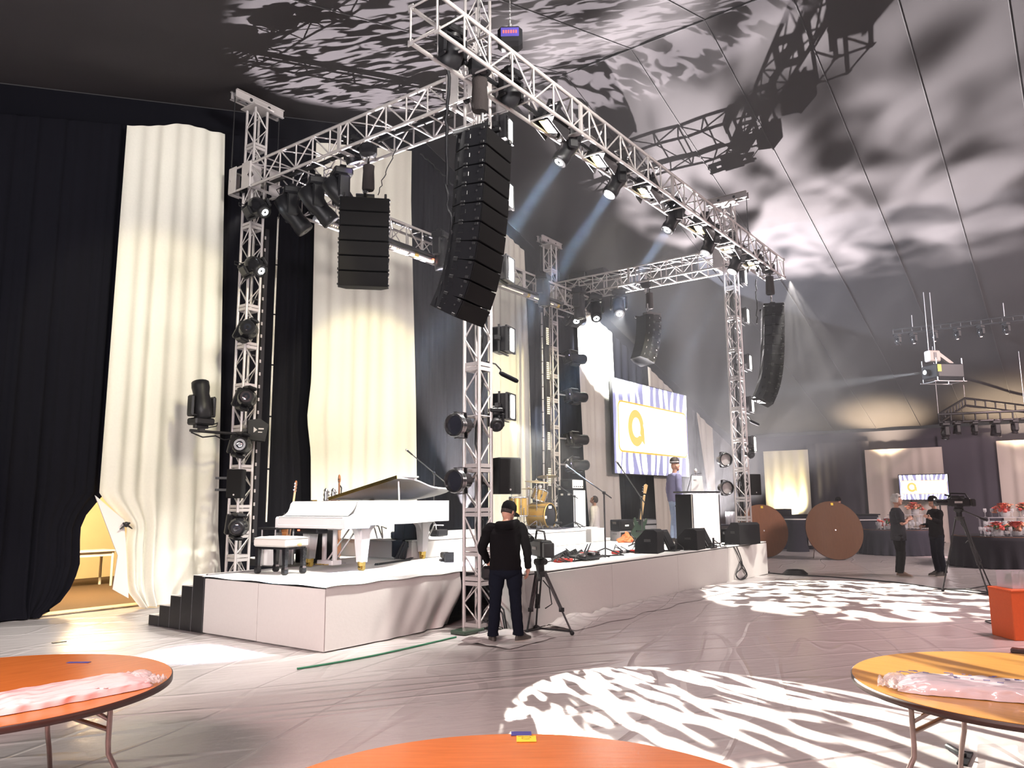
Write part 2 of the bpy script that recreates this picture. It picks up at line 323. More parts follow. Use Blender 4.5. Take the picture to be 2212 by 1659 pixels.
    def mesh(s, name, m):
        me = bpy.data.meshes.new(name); me.from_pydata(s.v, [], s.f)
        me.polygons.foreach_set('use_smooth', s.sm); me.materials.append(M[m] if isinstance(m, str) else m); me.update(); return me
    def part(s, name, m, parent=None, label=None, **kw):
        return link(name, s.mesh(name, m), parent, label, **kw)

def link(name, me, parent=None, label=None, kind=None, mtx=None):
    o = bpy.data.objects.new(name, me); COL.objects.link(o)
    if parent is not None: o.parent = parent
    if mtx is not None: o.matrix_basis = mtx
    if label: o['label'] = label
    if kind: o['kind'] = kind
    return o
LABELS = {}
def tag(o, label, cat, group=None, kind=None):
    if label in LABELS and not group: print('DUP LABEL', label)
    LABELS[label] = 1
    o['label'] = label; o['category'] = cat
    if group: o['group'] = group
    if kind: o['kind'] = kind
    return o
def thing(name, label, cat, loc=(0, 0, 0), rot=None, group=None, kind=None):
    o = bpy.data.objects.new(name, None); COL.objects.link(o); o.empty_display_size = 0.1
    if isinstance(rot, Matrix): m = rot.to_4x4(); m.translation = V(loc); o.matrix_world = m
    else:
        o.location = loc
        if rot is not None: o.rotation_euler = (0, 0, rot) if not hasattr(rot, '__len__') else rot
    return tag(o, label, cat, group, kind)
def single(name, mb, m, label, cat, group=None, kind=None):
    return tag(mb.part(name, m), label, cat, group, kind)
def struct(name, mb, m, parent=None):
    o = mb.part(name, m, parent)
    if parent is None: o['kind'] = 'structure'
    return o
UNIT = {}
def rod(parent, name, p0, p1, r, m='alu', n=8, label=None):   # a straight bar: shared unit cylinder, stretched
    key = (m, n)
    if key not in UNIT: UNIT[key] = MB().cyl((0, 0, 0), (0, 0, 1), 1, n=n).mesh('bar', m)
    p0, p1 = V(p0), V(p1); d = p1-p0
    X = Matrix.Translation(p0) @ d.to_track_quat('Z', 'Y').to_matrix().to_4x4() @ Matrix.Diagonal((r, r, d.length, 1))
    return link(name, UNIT[key], parent, label, mtx=X)
BOXU = {}
def block(parent, name, c, d, m='alu', X=None):                # a straight plate: shared unit cube, stretched
    if m not in BOXU: BOXU[m] = MB().box((0, 0, 0), (1, 1, 1)).mesh('plate', m)
    return link(name, BOXU[m], parent, mtx=Matrix.Translation(V(c)) @ (X if X is not None else Matrix()) @ Matrix.Diagonal((*d, 1)))
def copy_tree(o, parent=None):
    c = o.copy(); COL.objects.link(c)
    if parent is not None: c.parent = parent
    for ch in o.children: copy_tree(ch, c)
    return c
def dup(o, loc, rot, label, group=None):
    c = copy_tree(o)
    if isinstance(rot, Matrix): m = rot.to_4x4(); m.translation = V(loc); c.matrix_world = m
    else: c.location = loc; c.rotation_euler = (0, 0, rot)
    c['label'] = label; LABELS[label] = 1
    if group: c['group'] = group
    return c
ORD = 'first second third fourth fifth sixth seventh eighth ninth tenth eleventh twelfth thirteenth fourteenth'.split()
def frame(xa, ya=None, za=None):      # rotation whose z axis is za and x axis close to xa
    z = V(za).normalized(); x = V(xa); x = (x-z*x.dot(z)).normalized(); y = z.cross(x)
    return Matrix((x, y, z)).transposed()
# ---------------------------------------------------------------- setting
SZ = 0.74                              # stage height
RZ = 1.05                              # drum riser height
def roofz(x): return 11.20-0.31*abs(x-5.7)
def dropz(x): return 10.82-0.31*abs(x-5.7)   # the drapes hang a little below the liner
WB = 6.75                              # back wall
XR = 27.0                              # right wall
b = MB(); b.box((5, -6, -0.1), (46, 26.6, 0.2)); struct('floor', b, 'floor')
# gable wall of the tent with an opening behind the left drapes
b = MB()
def wallpoly(x0, x1, z0=0.0, y=WB):
    n = max(1, int((x1-x0)/2)); xs = [x0+(x1-x0)*i/n for i in range(n+1)]
    if x0 < 5.7 < x1: xs = sorted(xs+[5.7])
    poly = [(x, roofz(x)+0.02) for x in xs]+[(x1, z0), (x0, z0)]
    X = Matrix(((1, 0, 0, 0), (0, 0, 1, y), (0, 1, 0, 0), (0, 0, 0, 1)))
    b.prism(poly, 0, 0.08, X)
wallpoly(-17, -2.35); wallpoly(-2.35, -0.9, 2.0); wallpoly(-0.9, XR)
struct('wall_back', b, 'drape_black')
b = MB(); b.box((XR+0.1, -6, 2.2), (0.2, 26, 4.6)); struct('wall_right', b, 'drape_grey')
b = MB(); b.box((-17.1, -6, 2.2), (0.2, 26, 4.6)); struct('wall_left', b, 'drape_black')
# ceiling: two slopes of liner, slightly sagging between the frames
b = MB()
def ceil(u, v):
    x = -17+44*u; y = WB-25*v
    sag = -0.03*abs(math.sin(PI*(y+1.22)/1.66))
    return (x, y, roofz(x)-sag+0.02)
b.grid(ceil, 132, 75); ce = struct('ceiling', b, 'liner')
for k in range(13):
    y = 2.1-1.66*k
    if y < -18: break
    for x0, x1 in ((5.7, XR), (-17, 5.7)):
        if x0 < 0 and k > 3: continue
        rod(ce, 'seam', (x0, y, roofz(x0)+0.01), (x1, y, roofz(x1)+0.01), 0.012, 'seam', 6)
rod(ce, 'ridge', (5.7, WB, roofz(5.7)), (5.7, -18, roofz(5.7)), 0.018, 'seam', 8)

# annex tent seen through the parted drapes
b = MB(); b.box((0.0, 10.2, -0.02), (8, 6.8, 0.05)); an = struct('floor_annex', b, 'annexfloor')
an['kind'] = 'structure'
b = MB(); b.box((0, 12.4, 1.6), (8, 0.1, 3.2)); struct('wall_annex', b, 'annex')
b = MB(); b.add([(-3.6, 6.9, 0), (-2.3, 12.4, 0), (-0.2, 12.4, 3.2), (-2.0, 6.9, 3.2), (-3.7, 6.9, 0), (-2.4, 12.4, 0), (-0.3, 12.4, 3.2), (-2.1, 6.9, 3.2)], [(0, 1, 2, 3), (4, 5, 6, 7), (0, 1, 5, 4), (1, 2, 6, 5), (2, 3, 7, 6), (3, 0, 4, 7)]); struct('wall_annex_side', b, 'annex')
b = MB(); b.box((-1.7, 6.55, 0.015), (2.6, 0.34, 0.03), bev=0.01); struct('trim_1', b, 'grate')
t = thing('folding_table', 'small white table standing in the lit tent beyond the parted drapes', 'table', gz(176, 1268, 0.005))
MB().box((0, 0, 0.72), (1.1, 0.6, 0.035), bev=0.01).part('tabletop', 'whitepaint', t)
MB().box((0, 0, 0.66), (1.0, 0.5, 0.09)).part('apron', 'whitepaint', t)
for x in (-.48, .48):
    for y in (-.24, .24): rod(t, 'leg', (x, y, 0), (x, y, .7), 0.028, 'whitepaint')

# ---------------------------------------------------------------- drapes
def folds(seed, width, period=0.16, amp=0.045):
    r = random.Random(seed); P = []
    for k in range(6):
        P.append((2*PI/(period*r.uniform(0.7, 2.2)), r.uniform(0, 6.28), r.uniform(0.4, 1)))
    tot = sum(p[2] for p in P)
    return lambda s: amp*sum(a*math.sin(w_*s+ph) for w_, ph, a in P)/tot*1.8
def drape(name, label, group, y, xl, xr, zt, zb, m, seed, per=0.16, amp=0.05, res=28, nv=22, loosen=0.5, axis='x', puddle=0.0):
    """xl/xr: edge position as function of z; zt: top as a function of the coordinate; folds deepen downwards"""
    f = folds(seed, 1, per, amp); wid = max(abs(xr(z)-xl(z)) for z in (zb, zb+2, 4, 6)); nu = max(12, int(wid*res))
    f2 = folds(seed+5, 1, 0.9, 0.022)
    def fn(u, v):
        xb = xl(9)*(1-u)+xr(9)*u; zr = zt(xb); z = zr+(zb-zr)*(v**0.9); s0 = wid*u; ew = min(1.1, wid*.6)
        x = xb+(xl(z)-xl(9))*max(0, 1-s0/ew)+(xr(z)-xr(9))*max(0, 1-(wid-s0)/ew)
        d = f(s0)*(0.45+0.55*v)+f2(s0+0.06*math.sin(3*v))*loosen*v
        if puddle and z < puddle: d -= 0.16*(1-z/puddle)**1.5*(0.7+0.5*math.sin(9*s0))
        return (x, y-abs(amp)-0.05+d, z) if axis == 'x' else (y-abs(amp)-0.05+d, x, z)
    b = MB(); b.grid(fn, nu, nv)
    o = b.part(name, m); tag(o, label, 'drape', group); return o
def lerp_pts(pts):                      # piecewise linear x(z)
    pts = sorted(pts)
    def g(z):
        if z <= pts[0][0]: return pts[0][1]
        for (z0, x0), (z1, x1) in zip(pts, pts[1:]):
            if z <= z1: return x0+(x1-x0)*(z-z0)/(z1-z0)
        return pts[-1][1]
    return g
cst = lambda v: (lambda z: v)

def topk(k): return lambda x: 1.664+8.996*k-0.31*abs(x-(5.7-13.842*(1-k)))   # drape top line scaled about the camera by k
G1, G2 = 'black velour drapes on the end wall', 'cream drapes on the end wall'  # end wall drape edges below are baked numbers, already scaled about the camera
# black panel at far left, its lower corner pulled aside over the doorway
drape('black_drape', 'black velour drape at far left, its lower corner pulled back from a lit doorway', G1, WB-0.28, cst(-8.493), lerp_pts([(0, -2.754), (0.25, -2.313), (0.7, -2.136), (1.3, -2.175), (1.6, -2.068), (1.85, -1.803), (9, -1.803)]), topk(0.9810), 0.02, 'drape_black', 3, 0.2, 0.07, 22, 40, 0.9, puddle=0.25)
drape('cream_drape', 'tall cream drape at left with a tied edge beside the doorway', G2, WB-0.5, lerp_pts([(0, -1.244), (0.3, -1.457), (1.0, -1.534), (1.35, -1.505), (1.84, -1.997), (9, -1.978)]), lerp_pts([(0, 0.321), (1.2, 0.166), (4, 0.069), (9, -0.124)]), lambda x: topk(0.9658)(x)+0.12*math.exp(-((x+0.95)/0.5)**2), 0.02, 'drape_cream', 8, 0.33, 0.05, 40, 60, 0.9, puddle=0.5)
drape('black_drape', 'narrow black drape behind the left tower', G1, WB-0.2, cst(-0.050), lerp_pts([(0, 2.618), (2.2, 2.469), (3.2, 2.321), (9, 2.321)]), topk(0.9878), 0.0, 'drape_black', 13, 0.2, 0.06, 26)
drape('cream_drape', 'wide cream drape behind the piano, folded back at its left edge', G2, WB-0.5, lerp_pts([(0, 2.378), (1.6, 2.233), (2.7, 2.185), (3.4, 2.059), (4.2, 2.136), (9, 2.059)]), lerp_pts([(0, 5.372), (4, 5.246), (9, 4.985)]), topk(0.9658), 0.01, 'drape_cream', 21, 0.42, 0.05, 30, 40, 0.9)
drape('black_drape', 'black drape behind the near right tower and the piano tail', G1, WB-0.2, cst(5.235), cst(8.693), topk(0.9878), 0.0, 'drape_black', 23, 0.24, 0.06, 22)
drape('cream_drape', 'cream drape behind the gold drums', G2, WB-0.5, cst(7.979), lerp_pts([(0, 10.056), (6, 9.911), (9.5, 9.718)]), topk(0.9658), 0.0, 'drape_cream', 27, 0.36, 0.05, 26, 40)
drape('black_drape', 'black drape behind the far left tower', G1, WB-0.2, cst(10.062), lerp_pts([(0, 13.813), (3, 13.319), (9, 13.023)]), topk(0.9871), 0.0, 'drape_black', 33, 0.3, 0.07, 20)
drape('cream_drape', 'bright cream drape between the far left tower and the stage screen', G2, WB-0.5, lerp_pts([(0, 13.243), (3, 12.857), (9, 12.519)]), lerp_pts([(0, 15.175), (9, 14.788)]), topk(0.9658), 0.0, 'drape_cream', 37, 0.36, 0.05, 24, 40)
drape('black_drape', 'black drape behind the stage screen', G1, WB-0.2, cst(15.195), cst(22.400), topk(0.9871), 0.0, 'drape_black', 43, 0.4, 0.07, 12)
drape('cream_drape', 'cream drape half hidden by the stage screen', G2, WB-0.5, lerp_pts([(0, 17.879), (9, 17.396)]), cst(19.618), topk(0.9658), 0.0, 'drape_cream', 47, 0.4, 0.05, 20)
drape('cream_drape', 'cream drape right of the stage screen', G2, WB-0.5, lerp_pts([(0, 23.095), (5.8, 21.646)]), cst(23.384), topk(0.9658), 0.01, 'drape_cream', 49, 0.4, 0.05, 20)
drape('black_drape', 'black drape in the far corner of the end wall', G1, WB-0.2, cst(22.128), cst(26.573), topk(0.9878), 0.0, 'drape_grey', 53, 0.4, 0.06, 10)
# side wall
G3, G4 = 'pale drapes on the far side wall', 'dark drapes on the far side wall'
for i, (y0, y1, m, lab, zt) in enumerate([(6.6, 5.3, 'drape_grey', 'dark drape in the corner of the far side wall', 3.8), (5.4, 3.2, 'drape_cream', 'pale drape lit yellow from below, on the far side wall', 3.85),
        (3.3, 0.75, 'drape_grey', 'dark drape behind the two upended round tables', 4.1), (0.9, -1.95, 'drape_white', 'pale drape behind the man with grey hair', 3.72),
        (-1.8, -4.0, 'drape_grey', 'dark drape behind the far screen', 4.2), (-3.8, -7.0, 'drape_white', 'pale pink lit drape at the right edge of the picture', 3.85), (-6.8, -12, 'drape_grey', 'dark drape beyond the right edge of the picture', 4.2)]):
    if i == 1: y0, y1 = 5.15, 3.2
    nm = 'pale_drape' if m != 'drape_grey' else 'dark_drape'
    drape(nm, lab, G3 if m != 'drape_grey' else G4, XR-0.05-(0.14 if m != 'drape_grey' else 0), cst(y1), cst(y0), cst(zt), 0.0, m, 60+i, 0.36, 0.05, 16, 14, axis='y')
# back wall liner flap beside the doorway and its black tie
b = MB()
fl = [(lambda q: (q.x, q.z))(py(u, v, 6.02)) for u, v in ((205, 1070), (268, 1124), (272, 1190), (277, 1292), (243, 1273), (254, 1200))]
X = Matrix(((1, 0, 0, 0), (0, 0, 1, 6.02), (0, 1, 0, 0), (0, 0, 0, 1)))
b.prism(fl, -0.01, 0.01, X); single('tent_flap', b, 'annexwhite', 'stiff white vinyl flap folded back beside the lit doorway', 'flap')
p = py(273, 1133, 5.94); b = MB(); b.ball(p, 0.045, 8, 6); b.cyl(p, p+V((-.1, 0, -.07)), .02, .008, 6); b.cyl(p, p+V((.1, 0, -.07)), .02, .008, 6); b.tube([p+V((.05*math.cos(a), 0.04*math.sin(a), .02)) for a in [k*PI/4 for k in range(9)]], .016, 5)
single('drape_tie', b, 'blackmetal', 'black bow tie cinching the edge of the left cream drape', 'tie')

# ---------------------------------------------------------------- stage
st = thing('stage', 'long low white stage with carpeted deck and fabric skirt', 'stage', (0, 0, 0))
def pan(name, m, c, d, par, bev=0.0): return MB().box(c, d, bev=bev).part(name, m, par)
X0, X1, Y0, Y1 = 0.36, 10.0, -0.41, 5.6
pan('deck', 'blackmetal', ((X0+X1)/2, (Y0+Y1)/2+.02, SZ-.08), (X1-X0-.06, Y1-Y0-.06, .12), st)
pan('deck', 'blackmetal', ((-2.07+X0)/2, 1.78, SZ-.08), (X0+2.07-.06, 2.36, .12), st)
pan('carpet', 'carpet', ((X0+X1)/2, (Y0+Y1)/2, SZ-.012), (X1-X0+.02, Y1-Y0+.02, .024), st, .01)
def carpet_left(u, v): return None
b = MB()
def cl(u, v):
    x = -2.10+(X0+2.08)*u; y = 0.55+2.45*v
    e = 0.006*math.sin(7*y+1) if u < .02 else (0.007*math.sin(9*x) if v < .02 else 0)
    z = SZ-0.002+(e-0.012 if (u < .02 or v < .02) else 0.006*noise.noise((x*2, y*2, 0)))
    return (x-(0.015 if u < .02 else 0), y-(0.015 if v < .02 else 0), z)
b.grid(cl, 50, 50); b.part('carpet', 'carpet', st)
for xs in [(-2.08, -0.87), (-0.87, X0)]: pass
pan('skirt_panel', 'white', (-2.07, 1.2, .355), (.03, 1.24, .69), st, .004)
pan('skirt_panel', 'white', (-2.07, 2.4, .357), (.03, 1.14, .69), st, .004)
b = MB()                               # loose cloth over the front of the left wing, pulled inwards at the tower
def cloth(u, v):
    x = -2.08+2.35*u; z = (SZ-0.01)*(1-v)+0.015*v; r = max(0, (u-0.25)/0.75)
    y = 0.565+0.05*v*math.sin(22*u+5*v*r)*r+0.03*v*math.sin(41*u+7*v)*r + 0.20*v*v*r**3-0.03*r*math.sin(PI*v)
    return (x, y, z+0.01*r*math.sin(30*u)*(1 if v > .9 else 0))
b.grid(cloth, 120, 14); b.part('skirt_cloth', 'white', st)
for i in range(4):
    x0 = X0+i*(X1-X0)/4; pan('skirt_panel', 'white', (x0+(X1-X0)/8, Y0, .357), ((X1-X0)/4-.004, .03, .69), st, .004)
pan('skirt_panel', 'white', (X1, (Y0+Y1)/2, .357), (.03, Y1-Y0, .69), st, .004)
pan('skirt_panel', 'white', (X0, -0.2, .357), (.03, .4, .69), st, .004)
pan('edge_trim', 'steel', (-0.85, 2.99, SZ+.0), (2.4, .05, .03), st, .006)
# steps at the left end
sp = thing('stage_steps', 'black wooden steps up to the left end of the stage', 'steps', (-2.09, 2.98, 0))
W2 = 1.0
for i in range(5):
    h = SZ-.01-i*0.148; y0 = i*.265-.0
    MB().box((W2/2, y0+.1325, h/2), (W2, .262, h), bev=.006).part('step', 'blackmetal', sp)
    MB().box((W2/2, y0+.132, h+.004), (W2, .262, .008)).part('tread', 'white', sp)
# bunched plastic along the stage foot
b = MB()
def bunch(u, v):
    x = 0.8+8.6*u; n = noise.noise((x*1.6, 1, v*2)); n2 = noise.noise((x*5, 3, v*4))
    y = Y0-0.03-0.55*v+0.1*n
    z = 0.006+(0.10*(1-v)**1.5+0.03*v*(1-v))*(0.55+0.9*n+0.5*n2)*(1.0 if u < .55 else max(.15, 1-(u-.55)*2.2))
    return (x, y, max(0.004, z))
b.grid(bunch, 150, 10); single('plastic_sheet', b, 'floor', 'crumpled clear plastic sheet bunched along the foot of the stage front', 'plastic sheet')
b = MB()
def bunch2(u, v):
    x = -0.75+1.0*u; n = noise.noise((x*4, 7, v*3)); y = -0.30-0.75*v+0.05*n
    return (x, y, max(.004, .01+.07*(1-v)*(0.5+n)))
b.grid(bunch2, 40, 16); single('plastic_sheet', b, 'floor', 'crumpled sheet edge at the foot of the near tower', 'plastic sheet')
# drum riser
rs = thing('drum_riser', 'low white platform carrying the drums and amplifier', 'platform', (0, 0, 0))
hz = RZ-SZ
pan('platform', 'white', (4.3, 3.95, SZ+hz/2-.01), (5.6, 2.6, hz-.02), rs, .01)
pan('platform', 'white', (8.0, 4.4, SZ+hz/2-.01), (1.8, 2.0, hz-.02), rs, .01)
pan('carpet', 'carpet', (4.3, 3.95, RZ-.008), (5.62, 2.62, .02), rs, .006)
pan('carpet', 'carpet', (8.0, 4.4, RZ-.008), (1.82, 2.02, .02), rs, .006)
bx = MB(); q = gz(1280, 1171, SZ)
bx.box((7.95, 3.08, SZ+hz/2), (.62, .5, hz-.0), bev=.01); single('white_block', bx, 'white', 'white block step at the right end of the drum platform', 'block')
# kerb of flat cable ramp on the floor
# ---------------------------------------------------------------- truss
def truss(name, label, cat, X, L, wd, h, rc=.026, rb=.013, bay=.48, joins=(), group=None, bars='mm', plates=None):
    """local x along the length, y width, z height; origin at the low corner"""
    t = thing(name, label, cat, (0, 0, 0), None, group); t.matrix_world = X
    C4 = [(0, 0), (wd, 0), (wd, h), (0, h)]
    for y, z in C4: rod(t, 'chord', (0, y, z), (L, y, z), rc, 'alu', 10)
    n = max(1, round(L/bay)); d = L/n
    for i in range(n+1):
        x = i*d
        for y in (0, wd):
            rod(t, 'brace', (x, y, 0), (x, y, h), rb*1.1, 'alu', 6)
        if i % 1 == 0:
            rod(t, 'brace', (x, 0, 0), (x, wd, 0), rb*1.1, 'alu', 6)
            if i % 2 == 0: rod(t, 'brace', (x, 0, h), (x, wd, h), rb*1.1, 'alu', 6)
        if i < n:
            for y in (0, wd):
                if i % 2 == 0: rod(t, 'brace', (x, y, 0), (x+d, y, h), rb, 'alu', 6)
                else: rod(t, 'brace', (x, y, h), (x+d, y, 0), rb, 'alu', 6)
            if i % 2 == 0: rod(t, 'brace', (x, 0, h), (x+d, wd, h), rb, 'alu', 6)
    for x in joins:
        for y in (0, wd): block(t, 'joint_plate', (x, y, h/2), (.07, .03, h), 'alu')
        block(t, 'joint_plate', (x, wd/2, 0), (.07, wd, .03), 'alu')
    for x in (0, L):
        for y, z in C4: block(t, 'end_plate', (x, y, z), (.012, .075, .075), 'alu')
    return t
S = 0.26
def tower(name, label, x, y, H, plates, rung, z0=0.0, group='truss towers of the stage rig'):
    t = thing(name, label, 'truss tower', (x, y, z0), None, group)
    C4 = [(0, 0), (S, 0), (S, S), (0, S)]
    for a, c in C4: rod(t, 'chord', (a, c, 0.02), (a, c, H), .025, 'alu', 10)
    zs = []; pl = sorted(plates)+[H]
    for z in plates:
        for k in range(4):
            (a, c), (a2, c2) = C4[k], C4[(k+1) % 4]
            for dz in ((-.032, .032) if z > .1 else (0.03,)):
                if a == a2: block(t, 'joint_plate', (a, (c+c2)/2, z+dz), (.02, S, .05), 'alu')
                else: block(t, 'joint_plate', ((a+a2)/2, c, z+dz), (S, .02, .05), 'alu')
    for z0_, z1_ in zip(pl, pl[1:]):
        n = max(1, round((z1_-z0_)/rung)); d = (z1_-z0_-.1)/n
        for i in range(n):
            za = z0_+.06+i*d
            for k in range(4):
                (a, c), (a2, c2) = C4[k], C4[(k+1) % 4]
                if (i+k) % 2: a, c, a2, c2 = a2, c2, a, c
                rod(t, 'brace', (a, c, za), (a2, c2, za+d), .0105, 'alu', 6)
                if i and i % 2 == 0: rod(t, 'brace', (a, c, za), (a2, c2, za), .0105, 'alu', 6)
    block(t, 'base_plate', (S/2, S/2, .01), (.4, .4, .02), 'steel')
    return t
PL = [.05, .64, 1.02, 1.54, 2.13, 3.52, 5.0, 6.4, 7.7]
TA = tower('truss_tower', 'near truss tower rising in front of the stage behind the big speaker column', 0, 0, 9.1, PL, .38)
PB_ = [.05, .75, 1.15, 1.6, 2.3, 3.0, 3.75, 4.5, 5.2, 6.0, 6.75, 7.6, 8.3]
TB = tower('truss_tower', 'left truss tower hung with a column of round moving lights', 0, 5.38, 9.05, PB_, .37)
TC = tower('truss_tower', 'far left truss tower with moving lights and an LED strip', 10, 5.38, 9.05, PB_, .37)
TD = tower('truss_tower', 'right truss tower near the lectern with a column of strobe panels', 10, 0, 9.0, [z+.1 for z in PB_], .37)
I4 = Matrix()
FB = truss('truss_beam', 'long front truss carrying the row of lit lamps', 'truss beam', Matrix.Translation((-2.25, -1.222, 6.845)), 12.17, .406, .439, joins=(3.04, 6.08, 9.12), group='horizontal trusses of the stage rig', bay=.47)
RX = Matrix.Rotation(PI/2, 4, 'Z')
LB = truss('truss_beam', 'left side truss from the near tower to the left tower', 'truss beam', Matrix.Translation((.467, .42, 7.39)) @ RX, 4.82, .622, .439, joins=(2.4,), group='horizontal trusses of the stage rig', bay=.43)
RB = truss('truss_beam', 'right side truss between the far left tower and the lectern side tower', 'truss beam', Matrix.Translation((10.467, .42, 7.39)) @ RX, 4.82, .622, .439, joins=(2.4,), group='horizontal trusses of the stage rig', bay=.43)
BB = truss('truss_beam', 'rear truss with LED tubes under it', 'truss beam', Matrix.Translation((.5, 4.16, 6.845)), 9.7, .406, .439, joins=(3.2, 6.4), group='horizontal trusses of the stage rig', bay=.47)
# sleeve blocks and tower heads
def sleeve(label, x, y):
    t = thing('sleeve_block', label, 'sleeve block', (x+S/2, y+S/2, 7.61), None, 'sleeve blocks around the towers'); r = .31
    for sx in (-1, 1):
        for sy in (-1, 1):
            rod(t, 'post', (sx*r, sy*r, -.24), (sx*r, sy*r, .24), .025, 'alu')
    for sx in (-1, 1):
        for a, bq in ((r, -.22), (r, .22)):
            rod(t, 'rail', (-r, sx*r, bq), (r, sx*r, bq), .02, 'alu'); rod(t, 'rail', (sx*r, -r, bq), (sx*r, r, bq), .02, 'alu')
        for sy in (-1, 1):
            b = MB(); P = [(-.11, -.25), (.11, -.25), (.11, -.08), (.05, 0), (.11, .08), (.11, .25), (-.11, .25)]
            Xp = Matrix.Translation((sx*(r+.02), sy*.2, 0)) @ Matrix(((0, 0, 1, 0), (1, 0, 0, 0), (0, 1, 0, 0), (0, 0, 0, 1)))
            if sy < 0: Xp = Xp @ Matrix.Diagonal((-1, 1, 1, 1))
            b.prism(P, -.006, .006, Xp); b.part('corner_plate', 'alu', t)
            Xq = Matrix.Translation((sx*.2, sy*(r+.02), 0)) @ Matrix(((1, 0, 0, 0), (0, 0, 1, 0), (0, 1, 0, 0), (0, 0, 0, 1)))
            b = MB(); b.prism(P if sx > 0 else [(-p, q) for p, q in P], -.006, .006, Xq); b.part('corner_plate', 'alu', t)
        MB().cyl((sx*.22, 0, -.2), (sx*.22, .05, -.2), .05, n=10).part('roller', 'black', t)
    return t
for lab, (x, y) in (('sleeve block sliding on the near tower', (0, 0)), ('sleeve block of plates on the left tower', (0, 5.38)), ('sleeve block on the far left tower', (10, 5.38)), ('sleeve block on the right tower by the lectern', (10, 0))): sleeve(lab, x, y)
def head(label, x, y, along):
    t = thing('tower_head', label, 'tower head', (x+S/2, y+S/2, 9.06), 0 if along == 'x' else PI/2, 'heads on top of the towers')
    for s in (-1, 1):
        b = MB(); b.box((0, s*.07, .12), (1.05, .02, .16)); b.box((0, s*.085, .195), (1.05, .05, .015)); b.box((0, s*.085, .045), (1.05, .05, .015)); b.part('channel', 'alu', t)
    MB().box((0, 0, .02), (.44, .44, .03), bev=.006).part('base_plate', 'alu', t)
    for s in (-1, 1):
        b = MB(); b.cyl((s*.42, -.06, .12), (s*.42, .06, .12), .075, n=14); b.part('pulley', 'steel', t)
        b = MB(); b.cyl((s*.2, -.085, .12), (s*.2, .085, .12), .035, n=10); b.part('axle', 'blackmetal', t)
    for s, l in ((-1, 1.4), (1, 1.2)):
        b = MB(); b.tube([(s*.49, 0, .1-l*k/10) for k in range(11)], .011, 5); b.part('chain', 'blackmetal', t)
head('tower head with chain pulleys on the left tower', 0, 5.38, 'x'); head('tower head with pulleys on the far left tower', 10, 5.38, 'x'); head('tower head brightly lit on the right tower', 10, 0, 'y')
# motors and chain bags
def chain(label, p, q, grp='lifting chains and steels'):
    b = MB(); n = int((V(p)-V(q)).length/.05)
    p, q = V(p), V(q); d = (q-p)/n
    for k in range(n):
        c = p+d*(k+.5); b.box(c, (.022 if k % 2 else .008, .008 if k % 2 else .022, .045))
    return single('chain', b, 'steel', label, 'chain', grp)
def motor(label, p, bag, logo=False, s=1.0):
    p = V(p); t = thing('chain_hoist', label, 'hoist', p, 0.6, 'chain hoists holding up the rig')
    MB().box((0, 0, 0), (.24*s, .34*s, .3*s), bev=.05).part('body', 'black', t)
    b = MB(); b.cyl((0, .0, .15*s), (0, 0, .22*s), .03, n=8); b.tube([(.04*math.cos(a), 0, .25*s+.04*math.sin(a)) for a in [k*PI/4 for k in range(9)]], .012, 5); b.part('hook', 'steel', t)
    b = MB(); b.cyl((0, 0, -.15*s), (0, 0, -.25*s), .03, n=8); b.tube([(.035*math.cos(a), 0, -.28*s+.035*math.sin(a)) for a in [k*PI/4 for k in range(8)]], .012, 5); b.part('hook', 'steel', t)
    if logo:
        b = MB(); b.box((-.125*s, 0, .03), (.008, .25*s, .13*s), bev=.004); pl = b.part('name_plate', 'labelblue', t)
        b = MB()
        for k in range(6): b.box((-.131*s, (k-2.5)*.034*s, .03), (.004, .022*s, .045*s))
        b.part('lettering', 'labelred', pl)
    if bag:
        pb = V(bag); b = MB()
        b.lathe([(.075, 0), (.09, .03), (.088, .15), (.08, .33), (.085, .42), (.075, .43), (.07, .40)], Matrix.Translation(pb-p) @ Matrix.Diagonal((1, 1.15, 1, 1)), 12)
        b.tube([pb-p+V((-.08, 0, .42)), pb-p+V((-.02, 0, .55)), pb-p+V((.06, 0, .42))], .012, 5)
        b.part('chain_bag', 'motorbag', t)
    return t
m1 = py(1102, 85, -1.02)
motor('black hoist with a blue name plate beside the front truss', m1, None, True, .95)
chain('chain running up from the hoist with the name plate', m1+V((0, 0, .25)), m1+V((0, 0, 2.5)))
m2 = py(1036, 165, -1.02); motor('hoist above the big near speaker column, with a dark chain bag', V((m2.x, -1.02, 6.95)), py(1037, 238, -1.02)+V((0, 0, -.02)), s=.8)
chain('chain above the big near speaker column', (m2.x, -1.02, 7.15), (m2.x, -1.02, 9.5))
m3 = V((.15, 2.45, 7.4)); motor('hoist inside the left truss with a chain bag over the six box speaker column', m3, px(795, 405, .15)+V((0, 0, -.05)), s=.8)
m4 = V((9.45, -1.02, 7.0)); motor('hoist in the right end of the front truss with a chain bag', m4, py(1663, 632, -1.02)+V((0, 0, -.05)), s=.8)
m5 = V((10.15, 2.49, 7.4)); motor('hoist in the right truss over the distant six box column, with a chain bag', m5, px(1396, 662, 10.15)+V((.05, -.1, -.05)), s=.8)
